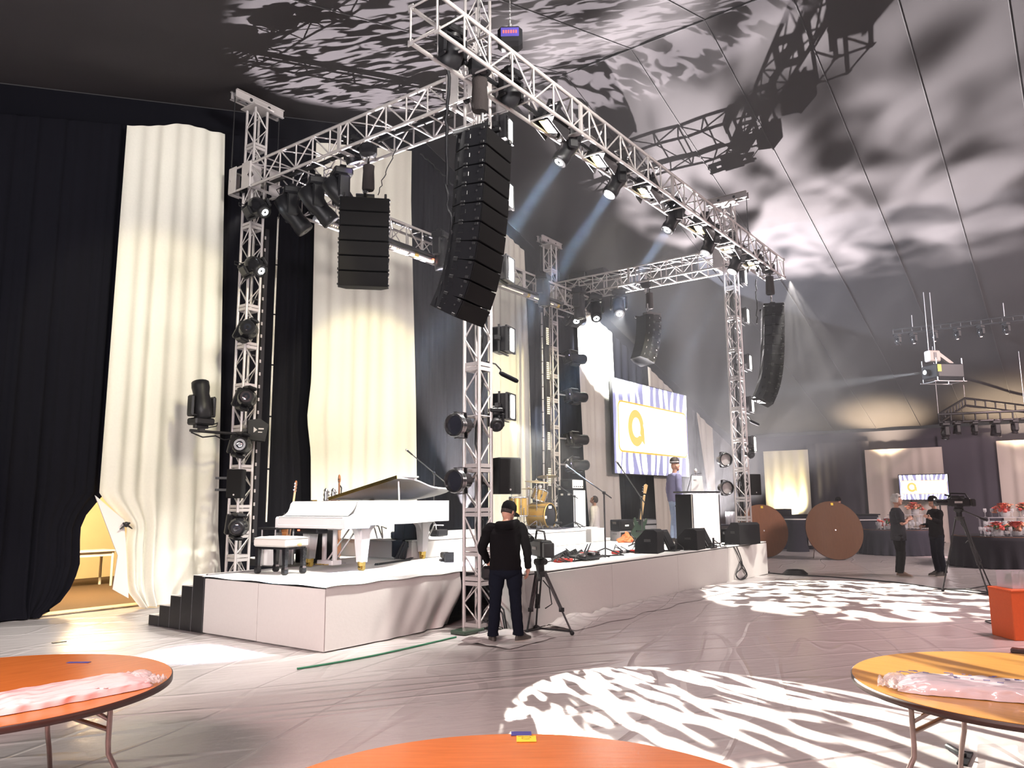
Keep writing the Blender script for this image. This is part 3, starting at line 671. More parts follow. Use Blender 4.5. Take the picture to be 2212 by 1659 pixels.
# ---------------------------------------------------------------- speaker columns
def line_array(name, label, box_labels, n, top_c, yaw, W_, D_, H_, tilts, face_yaw=None, rig_bar=True):
    """boxes hung from top_c (top centre of the first box); yaw: direction the grilles face; tilts: degrees of each box"""
    R0 = Matrix.Rotation(yaw, 4, 'Z')      # local -y faces the audience
    t = thing(name, label, 'speaker column', top_c, yaw, 'hanging speaker columns')
    fb = MB(); fb.box((0, 0, .035), (W_*.9, .05, .05), bev=.008)
    for s in (-1, 1): fb.box((s*W_*.42, 0, .03), (.04, D_*1.1, .06), bev=.008)
    fb.box((0, -.05, .08), (.05, D_*.9, .05), bev=.008); fb.box((0, 0, .1), (.3, .12, .04), bev=.008); fb.part('fly_bar', 'blackmetal', t)
    b = MB(); b.tube([(.04*math.cos(a), 0, .2+.06*math.sin(a)) for a in [k*PI/5 for k in range(11)]], .012, 6); b.cyl((0, 0, .24), (0, 0, .36), .02, n=8); b.part('shackle', 'steel', t)
    # prototype meshes
    e = H_/2-.010; poly = [(-W_/2, -D_/2), (W_/2, -D_/2), (W_/2, D_*.1), (W_*.36, D_/2), (-W_*.36, D_/2), (-W_/2, D_*.1)]
    b = MB(); b.prism(poly, -e, e); body = b.mesh('body', 'cab')
    b = MB(); b.box((0, -D_/2-.006, 0), (W_*.96, .014, H_*.9), bev=.004); gr = b.mesh('grille', 'grille')
    b = MB()
    for s in (-1, 1):
        b.box((s*(W_/2+.002), D_*.02, .01), (.008, D_*.17, H_*.24), bev=.02)
    hd = b.mesh('handle', 'blackgloss')
    b = MB()
    for s in (-1, 1):
        for z in (-e*.8, e*.8): b.box((s*(W_/2+.008), -D_*.42, z), (.016, .05, .03), bev=.004)
        for z in (-e*.9, e*.9): b.box((s*(W_/2+.006), D_*.05, z), (.012, .06, .025), bev=.004)
    rg_ = b.mesh('rigging', 'blackmetal')
    b = MB()
    for s in (-1, 1): b.cyl((s*(W_/2+.004), D_*.02-.14*D_/.38, .02), (s*(W_/2+.012), D_*.02-.14*D_/.38, .02), .014, n=8); b.box((s*(W_*.43), D_*.33, 0), (.03, .01, .05))
    cn = b.mesh('connector', 'chrome')
    pos = V((0, -D_/2, 0)); ang = 0
    for i in range(n):
        a = math.radians(tilts[i]); Rt = Matrix.Rotation(a, 4, 'X')   # positive tilt turns the grille down
        m = Matrix.Translation(pos) @ Rt @ Matrix.Translation((0, D_/2, -H_/2))
        o = link('speaker_box', body, t, mtx=m)
        link('grille', gr, o); link('handle', hd, o); link('rigging', rg_, o); link('connector', cn, o)
        pos = pos + Rt.to_3x3() @ V((0, 0, -H_))
    return t
q = py(1040, 300, -1.02)
tl = [-4+0, -4, -2, 0, 2, 4, 8, 12, 18, 25]
line_array('speaker_column', 'large column of ten black speaker boxes hanging in front of the near tower', None, 10, (q.x+.02, -1.02, 6.02), math.radians(9), .64, .46, .232, [3, 3.5, 4, 5, 6, 8, 11, 15, 21, 28])
line_array('speaker_column', 'column of ten speaker boxes hanging right of the lectern side tower', None, 10, (9.5, -1.02, 6.05), math.radians(28), .66, .42, .232, [2, 2.5, 3, 4, 5, 7, 10, 14, 20, 27])
# six box column under the left truss: faces the camera side
line_array('speaker_column', 'column of six black speaker boxes hanging above the piano', None, 6, (.15, 2.5, 6.52), math.atan2(-1, 0)+math.radians(46), .78, .44, .245, [0, 0, 0, 1, 4, 8])
line_array('speaker_column', 'distant column of six speaker boxes seen from behind under the right truss', None, 6, (10.15, 2.45, 6.5), math.radians(62), .62, .42, .225, [2, 5, 9, 13, 18, 24])
# ---------------------------------------------------------------- lamps
LENS = {'off': 'lens_glass', 'cool': 'lens_cool', 'warm': 'lens_warm', 'violet': 'led_violet', 'pink': 'led_pink'}
def mover(label, loc, hang, target, size=1.0, lit='off', style='profile', group='moving lights', name='moving_light'):
    """base at loc; hang = direction from the base to the head; the head looks at target"""
    z = -V(hang).normalized(); aim = (V(target)-V(loc)).normalized()
    ya = z.cross(aim); ya = ya if ya.length > .05 else z.orthogonal()
    R = frame(ya, za=z)                # local x = yoke axle, local z away from the head
    t = thing(name, label, 'moving light', loc, R, group)
    s = size
    b = MB(); b.box((0, 0, -.05*s), (.30*s, .24*s, .10*s), bev=.02*s); b.box((0, 0, .02*s), (.2*s, .08*s, .05*s), bev=.008); b.part('base', 'black', t)
    b = MB(); b.lathe([(.09*s, -.14*s), (.1*s, -.1*s)], n=14)
    for k in (-1, 1): b.box((k*.165*s, 0, -.27*s), (.05*s, .15*s, .30*s), bev=.022*s)
    b.box((0, 0, -.135*s), (.36*s, .15*s, .035*s), bev=.012*s); b.part('yoke', 'black', t)
    la = R.transposed() @ aim
    H = frame((1, 0, 0), za=la).to_4x4(); H.translation = V((0, 0, -.33*s))
    if style == 'ball': pr = [(.0, -.17*s), (.08*s, -.16*s), (.125*s, -.1*s), (.145*s, -.02*s), (.135*s, .07*s), (.10*s, .13*s), (.095*s, .19*s), (.085*s, .2*s)]
    elif style == 'wash': pr = [(.05*s, -.13*s), (.11*s, -.12*s), (.14*s, -.03*s), (.15*s, .06*s), (.155*s, .14*s), (.145*s, .15*s)]
    else: pr = [(.06*s, -.26*s), (.11*s, -.24*s), (.13*s, -.1*s), (.13*s, .0), (.11*s, .12*s), (.125*s, .22*s), (.12*s, .3*s), (.105*s, .31*s)]
    hd = MB().lathe(pr, H, 14).part('head', 'black' if style != 'ball' else 'blackgloss', t)
    r, zz = pr[-1]
    b = MB(); b.lathe([(0.0, zz-.004), (r*.5, zz+.004), (r*.97, zz-.012)], H, 14); b.part('lens', LENS[lit], hd)
    if style == 'ball':
        b = MB(); b.lathe([(r*1.0, zz-.06*s), (r*1.32, zz-.05*s), (r*1.32, zz-.01*s), (r*1.0, zz+.008*s)], H, 14, caps=False); b.part('lens_ring', 'black', hd)
    b = MB(); b.tube([V((.1*s, .1*s, 0)), V((.16*s, .16*s, -.04)), V((.12*s, .2*s, .02)), V((.03*s, .12*s, .05))], .009, 5); b.part('cable', 'black', t)
    return t
# left tower column
ys = [(545, 462, 'cool', (.6, 0.5, 3.2)), (537, 588, 'cool', (.3, 0.4, 2.6)), (524, 725, 'off', (-2.6, 2.2, 4.9)), (521, 870, 'off', (-2.6, 2.2, 3.6)), (510, 970, 'off', (-2.8, 2.6, 2.7)), (503, 1143, 'off', (-2.8, 2.4, 1.1))]
for i, (u, v, lit, tg) in enumerate(ys):
    p = py(u, v, 5.25)
    a = V(tg)
    mover('%s moving light down the left tower, a black ball with %s' % (ORD[i], 'its lens lit white' if lit != 'off' else 'a dark lens'), (p.x+.05, 5.33, p.z+.08), (-.35, -1, -.1), tg, 1.15, lit, 'ball', 'round moving lights on the left tower')
    if lit == 'cool': spot('left tower beam %d' % i, (p.x-.0, 4.92, p.z-.02), (3.6, 2.6, .9), 420, COOL, 16, .4, .05)
# arm with a moving light
arm = thing('boom_arm', 'horizontal black boom arm clamped to the left tower', 'boom arm', (0, 5.38, 2.88))
rod(arm, 'tube', (-1.02, -.08, 0), (.15, -.08, 0), .025, 'blackmetal'); block(arm, 'clamp', (0, -.06, 0), (.07, .12, .1), 'blackmetal'); block(arm, 'clamp', (-.82, -.08, .03), (.1, .07, .08), 'blackmetal')
MB().tube([(-1.0, -.08, -.03), (-.8, -.1, -.1), (-.55, -.08, -.06), (-.4, -.1, -.12), (0, -.08, -.05)], .012, 5).part('cable', 'black', arm)
mover('moving light standing upright on the boom arm, in front of the left cream drape', (-.83, 5.3, 2.98), (0, 0, 1), (-.83, 6.3, 7), 1.18, 'off', 'profile', 'moving lights standing on bars')
# flood with printed side
p = py(556, 930, 5.2); t = thing('floodlight', 'black floodlight with a printed maker panel clamped to the left tower', 'floodlight', (p.x, 5.2, p.z), -.5)
b = MB(); b.prism([(-.17, -.16), (.12, -.2), (.17, .1), (.02, .2), (-.17, .17)], -.14, .14, Matrix.Rotation(PI/2, 4, 'X')); b.part('housing', 'black', t)
b = MB(); b.prism([(-.08, -.05), (-.02, 0), (-.08, .05)], .141, .144, Matrix.Rotation(PI/2, 4, 'X')); b.box((.045, -.1425, .02), (.09, .003, .022)); b.box((.03, -.1425, -.04), (.07, .003, .016)); b.part('printed_panel', 'alu', t)
block(t, 'clamp', (-.2, 0, 0), (.08, .05, .05), 'blackmetal')
def small_speaker(label, p, d, yaw, name='speaker'):
    t = thing(name, label, 'speaker', p, yaw, 'small black speakers on the towers')
    MB().box((0, 0, 0), d, bev=.012).part('cabinet', 'cab', t)
    MB().box((0, -d[1]/2-.004, 0), (d[0]*.92, .01, d[2]*.94), bev=.004).part('grille', 'grille', t)
    MB().cyl((0, -d[1]/2-.008, -d[2]*.38), (0, -d[1]/2-.012, -d[2]*.38), .014, n=8).part('badge', 'alu', t)
    block(t, 'bracket', (-d[0]/2-.1, .05, .1), (.26, .04, .04), 'blackmetal'); block(t, 'bracket', (-d[0]/2-.1, .05, -.1), (.26, .04, .04), 'blackmetal')
    return t
p = py(510, 1045, 5.15); small_speaker('tall narrow black speaker low on the left tower', (p.x, 5.15, p.z), (.27, .2, .49), math.radians(-52))
p = V((.56, -.02, 2.03)); small_speaker('black speaker on the near tower level with the drums', p, (.34, .3, .5), math.radians(-28))
p = V((11.02, .13, 2.05)); small_speaker('black speaker on the right tower beside the yellow lit drape', (10.56, .05, 2.05), (.34, .3, .5), math.radians(-28))
# LED batten strip standing right of the left tower
t = thing('led_strip', 'tall dark LED strip standing beside the left tower', 'LED strip', (.42, 5.5, 0)); b = MB(); b.box((0, 0, 3.9), (.1, .1, 5.8), bev=.01); b.part('housing', 'black', t)
for k in range(24): MB().box((-.045, -.055, 1.2+k*.235), (.03, .01, .06)).part('clip', 'alu', t)
for k in range(6): block(t, 'clamp', (-.12, 0, 1.2+k*1.05), (.16, .03, .03), 'blackmetal')
t = thing('led_tube', 'thin pale lit tube hanging beside the left tower in front of black drape', 'LED tube', (.72, 5.55, 0))
for k in range(6): MB().cyl((0.0, 0, 1.35+k*.97), (0, 0, 1.35+k*.97+.94), .017, n=8).part('tube_segment', 'drape_cream', t)
rod(t, 'hanging_wire', (0, 0, 7.1), (-.26, -.45, 7.42), .008, 'blackmetal')
# strobe panels on the near and right towers
def panel(label, p, yaw, s=1.0, grp='strobe panels on the towers'):
    t = thing('strobe_panel', label, 'strobe light', p, yaw, grp)
    d = (.30*s, .24*s, .36*s)
    MB().box((0, .02, 0), (d[0], d[1], d[2]), bev=.012).part('housing', 'blackgloss', t)
    fr = MB(); fr.box((0, -.105*s, d[2]/2), (d[0]+.02, .03, .018)); fr.box((0, -.105*s, -d[2]/2), (d[0]+.02, .03, .018))
    for k in (-1, 1): fr.box((k*(d[0]/2), -.105*s, 0), (.018, .03, d[2]))
    fr.part('front_frame', 'blackmetal', t)
    MB().box((0.04*s, -.115*s, 0), (.115*s, .03, d[2]*.93), bev=.012).part('tube_lamp', 'lens_strip', t)
    for k in (-1, 1): MB().box((k*.095*s+.04*s, -.106*s, 0), (.05*s, .02, d[2]*.93)).part('reflector', 'chrome', t)
    b = MB(); b.box((0, 0, -d[2]/2-.02), (d[0]*1.05, .03, .012)); b.box((-d[0]/2-.02, 0, 0), (.012, .03, d[2]+.05)); b.box((-d[0]/2-.07, 0, 0), (.1, .05, .06)); b.part('yoke', 'blackmetal', t)
    return t
NUM = ['topmost', 'second', 'third', 'fourth', 'fifth']
for i, z in enumerate([7.15, 6.13, 5.0, 3.96, 3.0]):
    panel('%s strobe panel from the top of the near tower' % NUM[i], (.56, .0, z), math.radians(14))
for i, z in enumerate([7.24, 6.23, 5.05, 4.0, 3.03]):
    panel('%s strobe panel from the top of the right tower by the lectern' % NUM[i], (10.58, .05, z), math.radians(6), 1.05)
# pars clamped to the towers
def par(label, p, tgt, chord, s=1.0, mdl='lens_glass', grp='round wash lights on the towers'):
    R = frame((0, 0, 1), za=V(tgt)-V(p)); t = thing('par_light', label, 'wash light', p, R, grp)
    b = MB(); b.lathe([(.06*s, -.2*s), (.1*s, -.18*s), (.11*s, -.04*s), (.15*s, .02*s), (.15*s, .12*s), (.135*s, .12*s), (.13*s, .06*s), (0, .06*s)], n=18); b.part('housing', 'blackgloss', t)
    b = MB(); b.lathe([(0, .075*s), (.128*s, .07*s)], n=18); ln = b.part('lens', mdl, t)
    b = MB()
    for k in range(3): b.lathe([(.153*s, (.03+.03*k)*s), (.160*s, (.035+.03*k)*s), (.153*s, (.045+.03*k)*s)], n=18, caps=False)
    b.part('cooling_ring', 'chrome', t)
    b = MB(); b.box((.17*s, 0, -.03), (.012, .05, .2*s)); b.box((-.17*s, 0, -.03), (.012, .05, .2*s)); b.box((0, 0, -.16*s), (.34*s, .05, .012)); b.box((0, 0, -.24*s), (.06, .06, .14)); b.part('yoke', 'blackmetal', t)
    q = R.transposed() @ (V(chord)-V(p)); rod(t, 'clamp_arm', (0, 0, -.22), q, .018, 'blackmetal')
    return t
par('upper round wash light on the left side of the near tower', (-.33, .08, 2.68), (-4, -.2, 2.5), (0, .2, 2.7), 1.0)
par('lower round wash light on the left side of the near tower', (-.33, .08, 1.95), (-4, -.2, 1.8), (0, .2, 1.97), 1.0)
for z, lab in ((2.63, 'upper'), (1.97, 'lower')):
    par('%s round LED wash light on the stage side of the right tower' % lab, (9.66, .36, z), (7.2, -2.5, z-.2), (10, .26, z), 1.05, 'alu')
for lab, (x, y), z in (('near tower', (0, 0), 2.74), ('right tower', (10, 0), 2.77)):
    mover('small moving light clamped between the strobes and speaker of the %s' % lab, (x+.34, y-.02, z+.22), (0, 0, -1), (x-2, y-3, .4), .62, 'off', 'wash', 'small moving lights on the towers')
def gunmic(label, p, d):
    R = frame((0, 0, 1), za=d); t = thing('shotgun_microphone', label, 'microphone', p, R, 'shotgun microphones on the towers')
    b = MB(); b.lathe([(.018, -.02), (.034, .02), (.034, .26), (.024, .29), (0, .295)], n=10); b.part('windshield', 'drape_black', t)
    b = MB(); b.tube([(0, 0, 0), (.05, 0, -.02), (.09, 0, -.12), (.06, 0, -.26)], .012, 6); b.part('bracket', 'blackmetal', t)
gunmic('shotgun microphone in a black windshield on the near tower', (.42, -.05, 3.46), (.75, -.35, -.3))
gunmic('shotgun microphone on the right tower between strobe panels', (10.45, -.05, 3.58), (.8, -.35, -.25))
# cable loom up the near tower and the right tower
def loom(label, x, y, z1, seed, grp='cable looms tied to the towers'):
    r = random.Random(seed); b = MB()
    for k in range(5):
        ox, oy = r.uniform(-.04, .04), r.uniform(-.04, .04); z = .05; pts = []
        while z < z1:
            pts.append((x+ox+r.uniform(-.03, .03), y+oy+r.uniform(-.03, .03), z)); z += .22
        b.tube(pts, .014, 5)
    for k in range(6):
        z = r.uniform(1, z1-.5); c = (x, y, z)
        b.tube([(x, y, z), (x+r.uniform(-.16, .0), y-r.uniform(.0, .12), z-.06), (x-.02, y-.02, z-.22)], .008, 5)
    return single('cable_loom', b, 'black', label, 'cables', grp)
loom('thick black cable loom inside the near tower', .21, .14, 7.3, 3); loom('black cable loom inside the right tower', 10.18, .16, 7.2, 5)
# far left tower: movers facing right with violet leds, led strip
for i, (u, v) in enumerate([(1240, 693), (1243, 776), (1243, 858), (1243, 950), (1245, 1005)]):
    p = py(u, v, 5.4)
    t = mover('%s moving light down the right side of the far left tower' % ORD[i], (10.72, 5.4, p.z), (1, -.15, 0), (15, 4.3, p.z+(.1 if i else .25)), 1.25, 'off', 'profile', 'moving lights on the far left tower')
    b = MB(); b.cyl((0, -.125, -.03), (0, -.135, -.03), .03, n=8); b.part('status_led', 'led_violet', t)
    rod(t, 'clamp_arm', (0, 0, .0), (0, 0, .46), .025, 'steel')
t = thing('led_strip', 'vertical LED strip of warm dots beside the far left tower', 'LED strip', (9.62, 5.3, 0))
MB().box((0, .03, 3.8), (.17, .06, 6.1), bev=.008).part('housing', 'blackmetal', t)
for k in range(6):
    b = MB()
    for j in range(9):
        for c in (-.035, .035): b.ball((c, -.006, 1.15+k*.98+j*.055), (.024, .012, .02), 6, 4)
    b.part('led_cluster', 'led_warm', t)
t = thing('steel_tube', 'pale upright steel tube left of the far left tower', 'pole', (9.35, 5.3, 0)); rod(t, 'tube', (0, 0, 0), (0, 0, 6.9), .03, 'steel')
for k in range(18): block(t, 'tape_band', (0, 0, .6+k*.35), (.064, .064, .02), 'black')
# LED tubes under the rear truss
t = thing('led_batten', 'row of LED tubes slung under the rear truss', 'LED batten', (.45, 4.16, 6.72))
for k in range(6):
    x = k*1.33
    MB().cyl((x+.02, 0, 0), (x+1.26, 0, 0), .055, n=10).part('tube', 'steel', t)
    b = MB()
    for j in range(16): b.ball((x+.2+j*.055, -.045, -.03), (.016, .014, .014), 5, 4)
    b.part('led_row', 'led_warm', t); MB().cyl((x+1.24, 0, 0), (x+1.34, 0, 0), .062, n=10).part('joint', 'brass', t)
    rod(t, 'hanger', (x+.6, .05, .03), (x+.6, .05, .16), .012, 'blackmetal', 6)
MB().box((4.2, .02, .1), (8.0, .16, .06), bev=.01).part('tray', 'blackmetal', t)
MB().ball((3.1, -.06, -.0), .03, 6, 4).part('marker', 'red_led', t)
# moving lights under and on the side trusses
for i, (u, v, tg) in enumerate([(632, 405, (3.6, 2.4, 2.4)), (685, 385, (4.2, 1.6, 2.4)), (738, 362, (4.6, 1.0, 2.6))]):
    p = px(u, v, .3); mover('%s big moving light hanging under the left truss, counted from the tower' % ORD[i], (.3, p.y, 7.32), (0, 0, -1), tg, 1.35, 'off', 'profile', 'moving lights under the left truss')
mover('moving light with a purple display inside the left truss', (.2, 2.9, 7.76), (0, 0, -1), (2, 2.6, 4), .9, 'violet', 'wash', 'moving lights inside the side trusses')
for i, (x, lab) in enumerate([(3.75, 'under the middle of the rear truss'), (7.6, 'at the right end of the rear truss, near the far left tower'), (9.3, 'at the corner of the rear truss and far left tower')]):
    mover('dark moving light %s' % lab, (x, 4.05, 7.35), (0, 0, -1), (x+.1, 3.6, .8), 1.3, 'off', 'profile', 'moving lights on the rear truss')
for i, (u, v, tg) in enumerate([(1243, 632, (5.5, 1.5, .8)), (1285, 625, (6.0, 1.0, .8)), (1335, 612, (5.8, .6, 1.6))]):
    p = px(u, v, 10.2); mover('%s lit moving light under the right truss, counted from the far left tower' % ORD[i], (10.2, p.y, 7.36), (0, 0, -1), tg, 1.25, 'cool', 'profile', 'lit moving lights under the right truss')
for i, (u, v) in enumerate([(1252, 592), (1292, 580)]):
    p = px(u, v, 10.2); t = thing('dimmer_box', '%s black dimmer box resting on the right truss' % ('left' if not i else 'right'), 'box', (10.2, p.y, 7.89), 0, 'boxes on the right truss'); MB().box((0, 0, .09), (.36, .55, .18), bev=.02).part('case', 'black', t); MB().tube([(0, .2, .18), (.0, .1, .23), (0, -.1, .23), (0, -.2, .18)], .012, 5).part('handle', 'blackmetal', t)
# front truss lamps
def flood(label, p, tgt):
    R = frame((1, 0, 0), za=V(tgt)-V(p)); t = thing('led_flood', label, 'flood light', p, R, 'warm flood lights in the front truss')
    MB().box((0, .04, -.10), (.40, .34, .18), bev=.015).part('housing', 'black', t)
    MB().box((0, -.02, .0), (.27, .15, .02), bev=.008).part('lamp_face', 'lens_warm', t)
    MB().box((0, -.02, -.005), (.31, .19, .02), bev=.008).part('bezel', 'blackmetal', t)
    block(t, 'barn_door', (0, .22, .03), (.40, .012, .16), 'blackmetal'); block(t, 'barn_door', (0, -.15, .02), (.40, .012, .12), 'blackmetal')
    b = MB(); b.box((-.215, .04, -.12), (.012, .05, .32)); b.box((.215, .04, -.12), (.012, .05, .32)); b.box((0, .04, -.28), (.44, .05, .012)); b.box((0, .04, -.34), (.06, .05, .12)); b.part('yoke', 'blackmetal', t)
    return t
for i, (u, v) in enumerate([(1188, 272), (1296, 348), (1396, 416), (1515, 496), (1575, 538), (1628, 573)]):
    p = gz(u, v, 6.86); flood('%s glowing warm flood light along the front truss from its near end' % ORD[i], (p.x, p.y+.02, 6.86), (p.x-.45, p.y+.35, 5.4))
for i, (u, v, tg) in enumerate([(1233, 312, (-.3, 2.6)), (1338, 385, (1.0, 3.0)), (1460, 466, (2.4, 3.0)), (1540, 518, (4.4, 2.4)), (1596, 560, (5.5, 1.5))]):
    p = gz(u, v, 6.80); lp = V((p.x, p.y+.03, 7.10)); tgt = V((lp.x-3.3, lp.y+2.3, .74)) if i < 3 else V((lp.x-3.2, lp.y+2.0, 1.0))
    mover('%s white lit spotlight along the front truss from its near end' % ORD[i], lp, (0, 0, -1), tgt, 1.0, 'cool', 'profile', 'white spotlights in the front truss')
    d = (tgt-lp).normalized(); bl = area('front spot beam %d' % i, lp+V((0, 0, -.33))+d*.34, tgt, 75 if i < 3 else 26, (.55, .74, 1.0), .17, .17, 9); bl.data.shape = 'DISK'
for x, lab in ((-1.75, 'left end of the front truss'), (-.6, 'front truss above the big speaker column')):
    mover('moving light with dark lens sitting inside the %s' % lab, (x, -1.02, 7.2), (0, 0, -1), (x+.5, 2, 4), .95, 'off', 'wash', 'moving lights inside the front truss')
# loose cables along the trusses
r = random.Random(9)
def swag(label, p, q, sag, rad=.011, n=14, grp='cables strung along the trusses'):
    p, q = V(p), V(q); b = MB()
    b.tube([p.lerp(q, k/n)+V((r.uniform(-.01, .01), r.uniform(-.02, .02), -sag*4*(k/n)*(1-k/n)+r.uniform(-.02, .02))) for k in range(n+1)], rad, 5)
    return single('cable', b, 'black', label, 'cable', grp)
swag('black cable drooping from the front truss to the big speaker column', py(967, 150, -1.2), py(963, 400, -.85), .0, .02)
swag('black cable from the big column top curving down its back', py(963, 400, -.85), py(985, 520, -.8), .12, .015)
swag('thin steel line from the left truss to the six box column', px(855, 322, .1), px(815, 420, .1), 0, .008)
swag('guy line slanting down behind the big speaker column', py(908, 330, 4.4), py(985, 405, 3.6), 0, .012)
swag('cable bundle lying along the left truss', (.2, 5.2, 7.55), (.2, .6, 7.55), .02, .04)
swag('cable bundle lying along the right truss top', (10.2, 5.2, 7.9), (10.2, .6, 7.9), .02, .05)
swag('cable bundle lying along the rear truss top', (.7, 4.3, 7.33), (10, 4.3, 7.33), .02, .04)
swag('cable bundle lying inside the front truss', (-1.8, -.9, 7.0), (9.7, -.9, 7.0), .02, .03)
swag('cable hanging between the right tower and the long column beside it', py(1632, 605, -1), py(1636, 700, -1), 0, .015)
# ---------------------------------------------------------------- piano
def piano():
    L = 3.08; Wd = 1.5
    t = thing('grand_piano', 'white grand piano with its lid propped low, on the left wing of the stage', 'piano', (-.95, 1.55, SZ))
    def outline(x0=0.0, off=0.0, n=10):
        pts = [(x0, off), (1.05, off)]
        for k in range(1, n+1):           # bent side sweeping in to the tail
            s = k/n; x = 1.05+(L-.35-1.05)*s; y = off+.62*(3*s*s-2*s**3)
            pts.append((x, y))
        for k in range(1, 8):
            a = -PI/2+PI*k/8*1.0; pts.append((L-.35+(.35-off)*math.cos(a), (.62+Wd)/2+((Wd-.62)/2-off)*math.sin(a)))
        pts += [(L-.35, Wd-off), (x0, Wd-off)]
        return pts
    o = outline(.445); inn = outline(.49, .045)
    zb, zt = .63, .965
    b = MB(); n = len(o); vs = [(x, y, zb) for x, y in o]+[(x, y, zt) for x, y in o]+[(x, y, zt) for x, y in inn]+[(x, y, zt-.16) for x, y in inn]
    fs = []
    for k in range(n):
        j = (k+1) % n
        fs += [(k, j, n+j, n+k), (n+k, n+j, 2*n+j, 2*n+k), (2*n+k, 2*n+j, 3*n+j, 3*n+k)]
    fs.append(tuple(range(n-1, -1, -1))); b.add(vs, fs); b.part('rim', 'whitegloss', t)
    MB().prism(inn, zt-.17, zt-.16).part('soundboard', 'brass', t)
    # keyboard end: curved cheeks, key slip, fallboard, keys
    ck = [(0, .59), (.44, .59), (.44, .965), (.30, .965), (.26, .93), (.24, .86), (.20, .79), (.12, .755), (.02, .745), (0, .72)]
    Xc = Matrix(((1, 0, 0, 0), (0, 0, 1, 0), (0, 1, 0, 0), (0, 0, 0, 1)))
    for y in (0, Wd-.06):
        b = MB(); b.prism(ck, y, y+.06, Xc); b.part('cheek', 'whitegloss', t)
    MB().box((.2, Wd/2, .61), (.40, Wd-.1, .05), bev=.008).part('keybed', 'whitegloss', t)
    MB().box((.025, Wd/2, .665), (.04, Wd-.12, .13), bev=.01).part('key_slip', 'whitegloss', t)
    MB().box((.03, Wd/2, .742), (.05, Wd-.12, .02), bev=.005).part('key_slip_ledge', 'whitegloss', t)
    b = MB(); b.grid(lambda u, v: (.10+.16*v+.03*math.sin(PI*v), .06+(Wd-.12)*u, .76+.19*v), 2, 8); b.part('fallboard', 'whitegloss', t)
    MB().box((.12, Wd/2, .735), (.16, Wd-.14, .03), bev=.005).part('closed_key_cover', 'whitegloss', t)
    MB().box((.34, Wd/2, .95), (.14, Wd-.12, .02), bev=.005).part('music_shelf', 'whitegloss', t)
    b = MB()
    for k in range(7): b.box((.285, .5+k*.05, .966), (.02, .035, .003))
    b.part('faint_lettering', 'steel', t)
    # lid hinged on the far straight side, front flap folded back
    lid = outline(.98, -.02)
    hx = Wd+.01; ang = math.radians(11.5)
    Xl = Matrix.Translation((0, hx, zt+.012)) @ Matrix.Rotation(-ang, 4, 'X') @ Matrix.Translation((0, -hx, 0))
    b = MB(); b.prism([p for p in lid if True], .0, .022, Xl); ld = b.part('lid', 'whitegloss', t)
    b = MB(); b.box((1.22, Wd/2-.02, .036), (.46, Wd+.0, .022), Xl, bev=.004); b.part('folded_flap', 'whitegloss', ld)
    b = MB(); b.box((.975, Wd/2-.02, .022), (.012, Wd+.02, .05), Xl); b.part('lid_edge', 'brass', ld)
    b = MB(); b.cyl((1.10, .08, zt-.02), (1.10, .10, zt+.28), .012, n=8); b.part('lid_prop', 'whitegloss', t)
    for x in (.7, 1.9):
        b = MB(); b.box((x, hx, zt+.01), (.09, .04, .02)); b.part('hinge', 'brass', t)
    # legs with arched brackets and brass casters
    for x, y in ((.47, .17), (.52, 1.34), (2.62, 1.02)):
        b = MB(); b.lathe([(.075, .12), (.082, .2), (.115, .52), (.125, .6), (.125, .64)], Matrix.Translation((x, y, 0)) @ Matrix.Rotation(PI/4, 4, 'Z'), 4, False)
        lg = b.part('leg', 'whitegloss', t)
        for s in (-1, 1):
            b = MB(); P = [(0, .64), (s*.30, .64), (s*.22, .62), (s*.14, .56), (s*.085, .46), (s*.07, .40), (0, .40)]
            Xp = Matrix.Translation((x, y, 0)) @ Xc
            b.prism(P if s > 0 else P[::-1], -.05, .05, Xp); b.part('bracket', 'whitegloss', lg)
        b = MB(); b.cyl((x, y, .07), (x, y, .125), .055, .06, 12); b.cyl((x-.0, y-.03, .045), (x, y+.03, .045), .045, n=14); b.box((x, y-.04, .065), (.05, .015, .08), bev=.004); b.box((x, y+.04, .065), (.05, .015, .08), bev=.004)
        b.part('caster', 'brass', t)
    # pedal lyre
    ly = MB(); ly.box((.46, .72, .35), (.05, .06, .5), bev=.008); ly.box((.46, .95, .35), (.05, .06, .5), bev=.008); ly.box((.46, .835, .575), (.16, .36, .05), bev=.008); ly.box((.46, .835, .09), (.18, .34, .07), bev=.01)
    ly.tube([(.50, .76, .12), (.95, .76, .6)], .012, 6); ly.tube([(.50, .92, .12), (.95, .92, .6)], .012, 6); q = ly.part('pedal_lyre', 'whitegloss', t)
    for k in (-1, 0, 1): MB().box((.34, .835+k*.08, .07), (.12, .035, .012), bev=.005).part('pedal', 'brass', q)
    b = MB(); b.box((.30, 1.05, .545), (.22, .5, .085), bev=.02); b.part('player_unit', 'black', t); MB().box((.186, 1.2, .55), (.004, .05, .02)).part('indicator', 'red_led', t)
    return t
piano()
